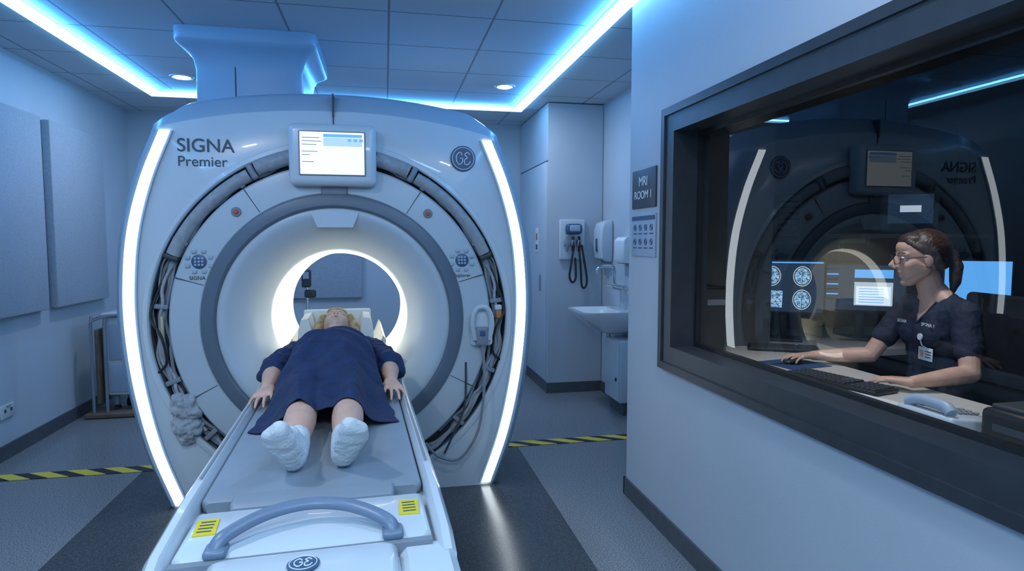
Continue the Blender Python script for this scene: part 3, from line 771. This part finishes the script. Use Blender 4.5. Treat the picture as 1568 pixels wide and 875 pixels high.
g.add(box('notice_rows', (1.487, 6.05, 1.40), (.002, .07, .05), M_text))

g = Grp('diagnostic_wall_unit', (1.74, 5.67, 1.45))
g.add(box('back_plate', (1.735, 5.662, 1.47), (.25, .03, .38), M_white, .012))
g.add(box('handset_hood', (1.74, 5.62, 1.57), (.16, .08, .10), M_logo, .03))
g.add(box('handset_face', (1.74, 5.575, 1.575), (.10, .02, .06), M_signl, .01))
for dx_, c_ in ((-.07, M_grey), (-.01, M_black), (.05, M_black)):
    g.add(box('instrument_holder', (1.74+dx_, 5.62, 1.44), (.038, .06, .06), M_grey, .01))
    g.add(tube('instrument_body', [(1.74+dx_, 5.61, 1.50), (1.74+dx_, 5.60, 1.42), (1.74+dx_, 5.61, 1.36)], .014, c_))
g.add(tube('coiled_cord', [(1.73, 5.60, 1.37), (1.70, 5.58, 1.22), (1.69, 5.58, 1.12), (1.72, 5.58, 1.07), (1.75, 5.58, 1.12), (1.75, 5.60, 1.30)], .010, M_black))
g.add(tube('coiled_cord_b', [(1.79, 5.60, 1.37), (1.80, 5.58, 1.18), (1.81, 5.58, 1.04), (1.84, 5.58, 1.02), (1.86, 5.58, 1.10), (1.83, 5.60, 1.32), (1.82, 5.62, 1.42)], .010, M_black))

g = Grp('wall_sink', (XS, 5.1, .86))
def rxy(x0, x1, y0, y1, z, r, k=6): return rr(x0, x1, y0, y1, z, r, k)
g.add(loft('basin', [rxy(1.86, XS-.001, 4.98, 5.22, .66, .05), rxy(1.74, XS-.001, 4.92, 5.28, .70, .08), rxy(1.63, XS-.001, 4.85, 5.35, .79, .1), rxy(1.59, XS-.001, 4.82, 5.38, .845, .1),
                     rxy(1.59, XS-.001, 4.82, 5.38, .862, .1), rxy(1.615, XS-.10, 4.845, 5.355, .862, .09), rxy(1.64, XS-.115, 4.87, 5.33, .83, .09), rxy(1.72, XS-.15, 4.95, 5.25, .76, .08)], M_ceram, angle=50))
g.add(tube('trap_pipe', [(1.90, 5.1, .66), (1.90, 5.1, .54), (1.92, 5.1, .50), (1.96, 5.1, .52), (2.04, 5.1, .56)], .022, M_chrome))
g.add(tube('spout', [(2.04, 5.1, 1.06), (1.97, 5.1, 1.07), (1.95, 5.1, 1.12), (1.95, 5.1, 1.20), (1.93, 5.1, 1.235), (1.86, 5.1, 1.24), (1.80, 5.1, 1.22), (1.79, 5.1, 1.18)], .013, M_chrome))
g.add(tube('mixer_body', [(1.99, 5.0, 1.05), (1.99, 5.2, 1.05)], .022, M_chrome, False))
for yy in (4.99, 5.21):
    g.add(tube('inlet', [(2.045, yy, 1.05), (1.99, yy, 1.05)], .018, M_chrome, False))
    g.add(tube('lever', [(1.98, yy, 1.06), (1.90, yy, 1.075)], .009, M_chrome, False))
g = Grp('under_sink_cupboard', (1.95, 5.0, 0))
g.add(box('cupboard_body', (1.965, 4.95, .37), (.155, .34, .52), M_white, .008))
g.add(box('cupboard_door', (1.883, 4.95, .37), (.012, .32, .50), M_white, .004))
g.add(box('cupboard_knob', (1.872, 4.84, .30), (.014, .02, .03), M_dark, .004))
g.add(box('cupboard_plinth', (1.98, 4.95, .055), (.11, .30, .11), M_base))

g = Grp('soap_dispenser', (XS, 5.5, 1.47))
g.add(loft('dispenser_shell', [rr(XS-d, XS-.001, 5.50-w, 5.50+w, z, .02) for z, d, w in ((1.27, .07, .09), (1.30, .11, .105), (1.42, .125, .11), (1.56, .12, .11), (1.62, .10, .105), (1.645, .06, .09))], M_white))
g.add(box('dispenser_nozzle', (XS-.07, 5.50, 1.262), (.06, .05, .02), M_grey, .004))
g.add(box('dispenser_window', (XS-.127, 5.50, 1.42), (.004, .04, .12), M_logo, .001))
g = Grp('paper_towel_dispenser', (XS, 4.98, 1.38))
g.add(loft('towel_shell', [rr(XS-d, XS-.001, 5.02-w, 5.02+w, z, .02) for z, d, w in ((1.27, .08, .10), (1.30, .10, .105), (1.46, .10, .105), (1.49, .07, .10))], M_signw))
g.add(box('towel_slot', (XS-.05, 5.02, 1.268), (.05, .14, .006), M_seam))

g = Grp('room_sign', (XP, 3.07, 1.73))
g.add(box('sign_plate', (XP-.005, 3.075, 1.73), (.010, .30, .205), M_signd, .003))
g.add(text('sign_text', 'MRI', (XP-.0115, 3.075, 1.765), .070, M_signw, rot=(R(90), 0, R(-90))))
g.add(text('sign_text_b', 'ROOM 1', (XP-.0115, 3.075, 1.695), .060, M_signw, rot=(R(90), 0, R(-90))))
g = Grp('safety_instruction_sign', (XP, 3.07, 1.49))
g.add(box('notice_plate', (XP-.004, 3.075, 1.485), (.008, .30, .225), M_signl, .002))
g.add(box('notice_header', (XP-.009, 3.075, 1.575), (.003, .29, .022), M_logo))
for r_ in range(2):
    for c_ in range(4):
        yy = 3.18-.07*c_; zz = 1.525-.075*r_
        g.add(tube('pictogram', [(XP-.009, yy+.016*math.cos(k*math.pi/5), zz+.016*math.sin(k*math.pi/5)) for k in range(10)], .002, M_logo, False, closed=True, seg=5))
        g.add(box('pictogram_caption', (XP-.009, yy, zz-.032), (.002, .04, .006), M_text))
        g.add(box('pictogram_bar', (XP-.009, yy, zz), (.002, .022, .005), M_text, rx=R(45)))

g = Grp('equipment_trolley', (-2.2, 5.75, 0))
g.add(box('cabinet_body', (-2.10, 5.85, .50), (.36, .40, .66), M_white, .02))
g.add(box('front_drawer', (-2.10, 5.644, .62), (.30, .012, .30), M_signl, .005))
g.add(box('front_drawer_b', (-2.10, 5.644, .32), (.30, .012, .24), M_signl, .005))
g.add(box('top_tray', (-2.10, 5.85, .85), (.40, .44, .03), M_white, .01))
g.add(box('side_board', (-2.33, 5.72, .42), (.03, .20, .62), M_wood, .005))
for dx_ in (-.26, -.16):
    g.add(tube('upright', [(-2.10+dx_, 5.60, .03), (-2.10+dx_, 5.60, .78), (-2.10+dx_, 5.62, .84)], .012, M_grey, False))
g.add(tube('push_bar', [(-2.36, 5.60, .80), (-2.26, 5.56, .84), (-2.10, 5.56, .86), (-1.94, 5.60, .84)], .012, M_chrome))
g.add(box('foot_plate', (-2.22, 5.68, .025), (.40, .24, .04), M_wood, .01))
for dx_ in (-.13, .13):
    for dy_ in (5.72, 5.98):
        g.add(box('castor_fork', (-2.10+dx_, dy_, .13), (.03, .03, .10), M_grey))
        g.add(lathe('castor', [(.001, -2.10+dx_-.015), (.04, -2.10+dx_-.015), (.04, -2.10+dx_+.015), (.001, -2.10+dx_+.015)], (dy_, .042), M_black, 24, 'X'))

g = Grp('infusion_stand', (-.72, 5.9, 0))
g.add(tube('pole', [(-.70, 5.9, .05), (-.70, 5.9, 1.30)], .014, M_chrome, False))
for k in range(5):
    a = k*2*math.pi/5; g.add(tube('base_leg', [(-.70, 5.9, .08), (-.70+.25*math.cos(a), 5.9+.25*math.sin(a), .03)], .014, M_grey, False))
g.add(box('pump_unit', (-.70, 5.85, 1.12), (.08, .08, .16), M_dark, .015))
g.add(box('pump_face', (-.70, 5.807, 1.15), (.05, .006, .06), M_signl))
g.add(box('pump_unit_b', (-.67, 5.86, .98), (.10, .06, .07), M_dark, .015))
g.add(tube('hook', [(-.76, 5.9, 1.28), (-.74, 5.9, 1.25), (-.70, 5.9, 1.29), (-.66, 5.9, 1.25), (-.64, 5.9, 1.28)], .006, M_chrome))

# ================================================================ CONTROL ROOM
DZ = .86
g = Grp('control_desk', (1.85, 1.9, 0))
g.add(boxes('desk_top', [(XP2+.02, 2.13, .3, 2.90, DZ-.035, DZ), (XP2+.02, 3.9, 2.90, 3.16, DZ-.035, DZ), (2.17, 3.9, 3.16, 3.75, DZ-.035, DZ)], M_desk))
g.add(boxes('desk_legs', [(1.55, 2.08, .34, .38, .12, DZ-.035), (1.55, 1.60, 2.95, 3.15, .12, DZ-.035), (3.82, 3.86, 3.0, 3.7, .12, DZ-.035), (2.2, 2.24, 3.3, 3.7, .12, DZ-.035)], M_grey))
g.add(boxes('desk_cable_tray', [(1.53, 1.56, .4, 2.9, .55, DZ-.035)], M_dark))

M_page = mat('screen_page', (.1, .1, .1), .3, emis=(.65, .82, .95), estr=1.1)
def monitor(loc, w, h, yaw, kind, zc=None):
    x, y, z = loc
    g = Grp('computer_monitor', (x, y, DZ))
    g.add(box('bezel', (x, y, z), (w, .03, h), M_black, .006))
    g.add(box('back_shell', (x, y+.03, z), (w*.6, .04, h*.6), M_black, .01))
    g.add(box('screen', (x, y-.0155, z), (w-.03, .002, h-.03), M_scrd if kind != 'blue' else M_scrb))
    g.add(box('stand_neck', (x, y+.035, (DZ+z)/2), (.05, .025, z-DZ-.02), M_black, .004))
    g.add(box('stand_foot', (x, y+.02, DZ+.009), (.22, .17, .014), M_black, .005))
    if kind == 'brain':
        for i in range(2):
            for j in range(2):
                px, pz = x-.065+i*.165, z+.062-j*.138
                if i == 0 and j == 1:
                    g.add(box('scan_slice', (px, y-.0175, pz), (.12, .001, .10), M_brain)); continue
                for rr_, m_, yy in ((1, M_scrg, -.0172), (.90, M_black, -.0178), (.82, M_brain, -.0184)):
                    b = bmesh.new(); vs = [b.verts.new((.050*rr_*math.cos(a*math.pi/16), 0, .060*rr_*math.sin(a*math.pi/16))) for a in range(32)]; b.faces.new(vs)
                    g.add(mk('scan_slice', b, m_, False, loc=(px, y+yy, pz)))
                g.add(box('scan_midline', (px, y-.019, pz), (.002, .001, .085), M_black))
        for k in range(5): g.add(box('ui_row', (x-w/2+.035, y-.0172, z+.10-k*.03), (.02, .001, .012), M_scrb))
        g.add(box('ui_bar', (x, y-.0172, z+h/2-.022), (w-.04, .001, .008), M_scrb))
    if kind == 'ui':
        g.add(box('ui_window', (x+.06, y-.0172, z-.035), (.20, .001, .14), M_scrg))
        g.add(box('ui_page', (x+.06, y-.0180, z-.045), (.18, .001, .11), M_page))
        for k in range(6): g.add(box('ui_line', (x+.05, y-.0188, z-.005-k*.016), (.13, .001, .004), M_scrb))
        for k in range(7): g.add(box('ui_row', (x-w/2+.07, y-.0172, z+.11-k*.03), (.09, .001, .008), M_scrb if k % 2 else M_dark))
        g.add(box('ui_graph', (x+.06, y-.0172, z+.085), (.20, .001, .05), M_scrb))
    g.e.rotation_euler = (0, 0, yaw)
    return g
monitor((2.33, 3.30, 1.185), .46, .33, R(-33), 'brain')
monitor((2.80, 3.22, 1.175), .48, .30, R(-37), 'ui')
monitor((3.78, 3.35, 1.19), .38, .30, R(-45), 'blue')

g = Grp('wall_shelf', (3.9, 4.15, 1.5))
g.add(boxes('shelf_board', [(3.4, 4.58, 3.95, 4.29, 1.48, 1.51)], M_desk))
for x in (3.5, 4.4): g.add(boxes('bracket', [(x, x+.03, 4.0, 4.29, 1.44, 1.48), (x, x+.03, 4.26, 4.29, 1.30, 1.48)], M_grey))
g = Grp('crt_monitor', (4.0, 4.1, 1.51))
g.add(box('casing', (3.95, 4.12, 1.68), (.40, .26, .32), M_grey, .03))
g.add(box('screen', (3.95, 3.985, 1.70), (.30, .01, .22), M_scrd, .004))
g.add(box('screen_window', (3.95, 3.978, 1.70), (.14, .002, .05), M_scrg))
g.e.rotation_euler = (0, 0, R(-30))
g = Grp('notice_sheet', (3.0, 4.29, 1.6))
g.add(box('sheet', (3.05, 4.294, 1.62), (.24, .006, .38), M_grey))
for k in range(7): g.add(box('print_row', (3.05, 4.290, 1.76-k*.045), (.18, .002, .012), M_dark))

def keyboard(c, rz, L=.42):
    g = Grp('computer_keyboard', c)
    x, y, z = c
    g.add(box('keyboard_base', (x, y, z+.011), (L, .145, .018), M_black, .005))
    bm = bmesh.new()
    for r_ in range(5):
        for k in range(19):
            if k in (13,): continue
            xx = x-L/2+.02+k*(L-.04)/18; yy = y-.052+r_*.026
            bx(bm, xx-.008, xx+.008, yy-.009, yy+.009, z+.02, z+.026)
    g.add(mk('keys', bm, M_dark, False))
    g.e.rotation_euler = (0, 0, rz)
    return g
keyboard((1.835, 2.22, DZ), R(-76))
keyboard((2.12, 2.99, DZ), R(-30), .36)

g = Grp('computer_mouse', (1.915, 2.625, DZ))
b = bmesh.new(); hull(b, [((1.895, 2.625, DZ+.016), (.03, .028, .012)), ((1.935, 2.63, DZ+.021), (.03, .029, .017))])
g.add(mk('mouse_shell', b, M_black))
g.add(box('mouse_wheel', (1.885, 2.625, DZ+.028), (.014, .005, .01), M_grey, .002))
g.add(tube('mouse_cord', [(1.868, 2.624, DZ+.01), (1.80, 2.63, DZ+.006), (1.70, 2.72, DZ+.004), (1.60, 2.85, DZ+.004)], .002, M_black, seg=6))
box('mouse_pad', (1.93, 2.63, DZ+.002), (.24, .22, .003), mat('mousepad_blue', (.02, .06, .16), .8, namt=.1), .001, rz=R(10))

g = Grp('desk_telephone', (1.75, 1.62, DZ))
g.add(box('phone_base', (1.74, 1.62, DZ+.034), (.19, .21, .04), M_white, .012, ry=R(6)))
g.add(tube('receiver', [(1.67, 1.54, DZ+.070), (1.675, 1.57, DZ+.086), (1.675, 1.66, DZ+.086), (1.67, 1.70, DZ+.070)], .018, M_signl))
for a in range(3):
    for b_ in range(4): g.add(box('phone_key', (1.75+.02*b_, 1.585+.025*a, DZ+.058-.002*b_), (.013, .016, .006), M_grey, .002))
g.add(box('phone_display', (1.75, 1.69, DZ+.058), (.09, .025, .006), M_scrd))
g = Grp('label_printer', (1.8, 1.33, DZ))
g.add(box('printer_body', (1.83, 1.36, DZ+.056), (.26, .24, .11), M_black, .02))
g.add(box('printer_lid', (1.82, 1.36, DZ+.116), (.20, .20, .015), M_dark, .006))
g.add(box('printer_slot', (1.70, 1.36, DZ+.06), (.006, .15, .02), M_seam))
g = Grp('paper_documents', (1.8, 1.85, DZ))
for k in range(4): g.add(box('sheet', (1.66+.012*k, 1.84+.05*k, DZ+.002+.0015*k), (.21, .297, .001), M_paper, rz=R(-8+7*k)))
g = Grp('desktop_computer', (1.68, 3.0, DZ))
g.add(box('case', (1.66, 3.02, DZ+.181), (.14, .24, .36), M_black, .01))
g.add(box('case_front', (1.66, 2.897, DZ+.18), (.12, .006, .33), M_dark, .003))
g.add(box('drive_bay', (1.66, 2.893, DZ+.28), (.10, .004, .03), M_grey))

g = Grp('ceiling_vent', (2.9, 2.6, H))
g.add(box('vent_frame', (2.9, 2.6, H-.006), (.6, .6, .012), M_dark))
for k in range(9): g.add(box('vent_slat', (2.9, 2.36+.06*k, H-.016), (.54, .02, .01), M_grey, rx=R(30)))
g = Grp('desk_fill_light', (1.75, 2.0, H))  # unseen fitting with a spot, added to brighten the radiographer and desk
g.add(lathe('trim_ring', [(.062, H-.001), (.066, H-.008), (.085, H-.006), (.088, H-.001)], (1.75, 2.1), M_white, 32, 'Z'))
g.add(disc('lens', [(.062, H-.0005), (.062, H-.004)], (1.75, 2.1), M_down, 32, 'Z'))
sp = bpy.data.lights.new('lamp', 'SPOT'); sp.energy = 75; sp.spot_size = R(75); sp.spot_blend = .8; sp.color = (.96, .96, 1); sp.shadow_soft_size = .08
o = bpy.data.objects.new('lamp', sp); COL.objects.link(o); o.location = (1.75, 2.1, H-.03); o.rotation_euler = (0, R(-10), 0); g.add(o)

g = Grp('office_chair', (2.42, 2.2, .12))
CH = frame((2.33, 2.285, 0), (-.987, .16, 0))
def L(x, y, z): return CH @ Vector((x, y, z))
bm = bmesh.new(); hull(bm, [((-.20, -.20, .53), .035), ((-.20, .20, .53), .035), ((.22, -.20, .53), .035), ((.22, .20, .53), .035), ((0, 0, .545), .035)], CH)
g.add(mk('seat', bm, M_black))
bm = bmesh.new(); hull(bm, [((-.30, -.19, .68), .025), ((-.30, .21, .68), .025), ((-.36, -.20, 1.19), .025), ((-.36, .24, 1.19), .025), ((-.30, 0, .90), .03)], CH)
g.add(mk('backrest', bm, M_black))
g.add(tube('back_bar', [L(-.15, 0, .51), L(-.33, 0, .52), L(-.36, 0, .62), L(-.345, 0, .80)], .02, M_dark))
g.add(tube('gas_lift', [L(0, 0, .22), L(0, 0, .52)], .025, M_dark, False))
for k in range(5):
    a = k*2*math.pi/5; g.add(tube('base_leg', [L(0, 0, .23), L(.28*math.cos(a), .28*math.sin(a), .18)], (.025, .016), M_dark, False))
    b = bmesh.new(); hull(b, [((.28*math.cos(a), .28*math.sin(a), .15), .03)], CH); g.add(mk('castor', b, M_black))

# ---------------------------------------------------------------- radiographer
RG = Grp('radiographer_person', (2.33, 2.285, .57))
HD = frame(L(.045, -.012, 1.378), (-.90, .42, -.07)) @ Matrix.Scale(1.08, 4)
SZ = 1.158
bm = bmesh.new()
head(bm, HD)
hull(bm, [((-.035, 0, 1.16), .056), ((.005, -.006, 1.29), .050)], CH)
hull(bm, [((-.03, -.13, SZ), .04), ((-.03, .13, SZ), .04), ((-.03, 0, .98), .08)], CH)
hull(bm, [((-.04, -.10, SZ+.012), .035), ((-.04, .10, SZ+.012), .035), ((-.03, 0, 1.235), .045)], CH)
rs, ls = L(-.03, -.175, SZ-.005), L(-.03, .175, SZ-.005)
re, rw = Vector((2.225, 2.49, .920)), Vector((2.035, 2.635, .898))
le, lw = Vector((2.27, 2.02, .925)), Vector((2.02, 2.04, .900))
for s0, e0, w0 in ((rs, re, rw), (ls, le, lw)):
    m0 = e0.lerp(w0, .3)
    chain(bm, [(s0, .045), (e0, .037), (m0, .037), (e0.lerp(w0, .7), .029), (w0, .023)])
hand(bm, frame(rw, (-1, -.04, .02), (0, 0, 1)), side=-1, curl=.65)
hand(bm, frame(lw, (-.55, .80, .0), (0, 0, 1)), side=-1, curl=.60)
RG.add(remesh('body_skin', bm, .0032, M_skin, 3))
face_parts(RG, HD, M_brown)
bm = bmesh.new()
hull(bm, [((-.06, 0, .68), (.12, .17, .10)), ((-.05, 0, .88), (.095, .132, .08))], CH)
hull(bm, [((-.05, 0, .88), (.095, .132, .08)), ((-.035, 0, 1.05), (.100, .150, .09))], CH)
hull(bm, [((-.035, 0, 1.05), (.098, .148, .08)), ((-.035, -.135, SZ-.002), .050), ((-.035, .135, SZ-.002), .050), ((-.045, -.065, SZ+.035), .040), ((-.045, .065, SZ+.035), .040)], CH)
for sg in (-1, 1): hull(bm, [((.022, sg*.062, 1.045), .060), ((0, sg*.06, 1.11), .05)], CH)
for s0, e0 in ((rs, re), (ls, le)):
    q = s0.lerp(e0, .62)
    hull(bm, [(s0, .054), (s0.lerp(e0, .5), .050), (q, .054)]); hull(bm, [(s0, .054), (L(-.04, .09 if s0 is ls else -.09, SZ+.012), .052)])
SC = RG.add(remesh('scrubs_top', bm, .005, M_scrub, 5, .012, .05))
bm = bmesh.new()
for sg in (-1, 1):
    chain(bm, [((-.06, sg*.09, .66), .09), ((.38, sg*.11, .655), .062), ((.36, sg*.11, .25), .05)], CH)
RG.add(remesh('scrubs_trousers', bm, .008, M_scrub, 4))
for sg in (-1, 1):
    b = bmesh.new(); hull(b, [((.33, sg*.11, .165), .042), ((.50, sg*.12, .155), .034), ((.36, sg*.11, .20), .042)], CH); RG.add(mk('shoe', b, M_black))
bm = bmesh.new()
hull(bm, [((-.026, 0, .036), (.089, .080, .084))], HD)
hull(bm, [((.018, 0, .075), (.054, .058, .034))], HD)
for sg in (-1, 1):
    hull(bm, [((.046, sg*.040, .068), .014), ((.022, sg*.061, .044), .012), ((-.03, sg*.062, .03), .022), ((-.07, sg*.03, -.02), .030)], HD)
    hull(bm, [((.022, sg*.062, .044), .011), ((-.005, sg*.070, .022), .010), ((-.04, sg*.062, -.005), .018), ((-.06, sg*.045, -.01), .02)], HD)
chain(bm, [((-.098, 0, .02), .022), ((-.120, .0, .008), .020), ((-.130, .004, -.04), .025), ((-.122, .010, -.10), .021), ((-.108, .015, -.145), .008)], HD)
RG.add(remesh('hair', bm, .0035, M_brown, 4, .002, .02))
def hit(x, z):
    o_, d_ = L(.5, x, z), (L(0, x, z)-L(.5, x, z)).normalized()
    ok, loc, nr, _ = SC.ray_cast(o_, d_)
    return loc if ok else L(.03, x, z)
f_ = (L(1, 0, 0)-L(0, 0, 0)).normalized()
bm = bmesh.new(); rows = []
for j in range(7):
    v = j/6; z = 1.19-.09*v; w = .048*(1-v)+.002
    rows.append([bm.verts.new(hit(-w+2*w*i/6, z)+f_*.004) for i in range(7)])
for j in range(6):
    for i in range(6): bm.faces.new((rows[j][i], rows[j][i+1], rows[j+1][i+1], rows[j+1][i]))
RG.add(mk('neckline_skin', bm, M_skin))
for sg in (-1, 1): RG.add(tube('neckline_trim', [hit(sg*(.051*(1-v)+.002), 1.192-.095*v)+f_*.004 for v in (0, .25, .5, .75, 1)], .004, M_scrub, seg=6))
rz_ = math.atan2(f_.x, -f_.y)
p = hit(.070, 1.045); ob = disc('badge_reel', [(.014, 0), (.014, .006)], (0, 0), M_signw, 24); RG.add(ob)
ob.location = p+f_*.008; ob.rotation_euler = (0, 0, rz_)
q = hit(.070, .970)
RG.add(tube('badge_strap', [p+f_*.006, (p+q)/2+f_*.012, q+f_*.012+Vector((0, 0, .03))], .003, M_signw, seg=6))
RG.add(box('id_card', tuple(q+f_*.014), (.085, .003, .056), M_signw, .001, rz=rz_))
RG.add(box('id_photo', tuple(q+f_*.0165-(L(0, 1, 0)-L(0, 0, 0))*.022), (.024, .002, .03), M_skin, rz=rz_))
for k in range(3): RG.add(box('id_print', tuple(q+f_*.0165+(L(0, 1, 0)-L(0, 0, 0))*.018+Vector((0, 0, .012-.012*k))), (.034, .002, .004), M_text, rz=rz_))
for yy, tt in ((-.075, 'SIGNA'), (.085, 'SIGNA 1')):
    p = hit(yy, 1.095); RG.add(text('scrubs_embroidery', tt, tuple(p+f_*.006), .022, M_signw, rot=(R(90), 0, rz_)))
for sg in (-1, 1):
    ring = []
    for k in range(20):
        a = k*2*math.pi/20
        cy_ = math.copysign(abs(math.cos(a))**.7, math.cos(a)); sy_ = math.copysign(abs(math.sin(a))**.7, math.sin(a))
        ring.append(HD @ Vector((.094-.010*max(0, cy_*1.0), sg*(.032+.023*cy_), .001+.017*sy_)))
    RG.add(tube('spectacle_rim', ring, .0015, M_black, False, closed=True, seg=6))
    RG.add(tube('spectacle_arm', [HD @ Vector((.085, sg*.055, .006)), HD @ Vector((.06, sg*.069, .006)), HD @ Vector((-.01, sg*.078, .008))], .0016, M_black, seg=6))
RG.add(tube('spectacle_bridge', [HD @ Vector((.094, -.010, .004)), HD @ Vector((.097, 0, .007)), HD @ Vector((.094, .010, .004))], .0015, M_black, seg=6))

# ================================================================ LIGHT, WORLD, CAMERA
w = bpy.data.worlds.new('world'); C.scene.world = w; w.use_nodes = True
w.node_tree.nodes['Background'].inputs[0].default_value = (.02, .03, .05, 1)
w.node_tree.nodes['Background'].inputs[1].default_value = .5

cam = bpy.data.cameras.new('camera'); co = bpy.data.objects.new('camera', cam); COL.objects.link(co)
cam.sensor_width = 36; cam.lens = 36*950/1568; cam.clip_start = .05
co.location = (0, 0, 1.45); co.rotation_euler = (R(90-4.03), 0, R(-11.54))
C.scene.camera = co
try:
    C.scene.view_settings.view_transform = 'Standard'
    C.scene.view_settings.look = 'None'
except Exception as e: print(e)
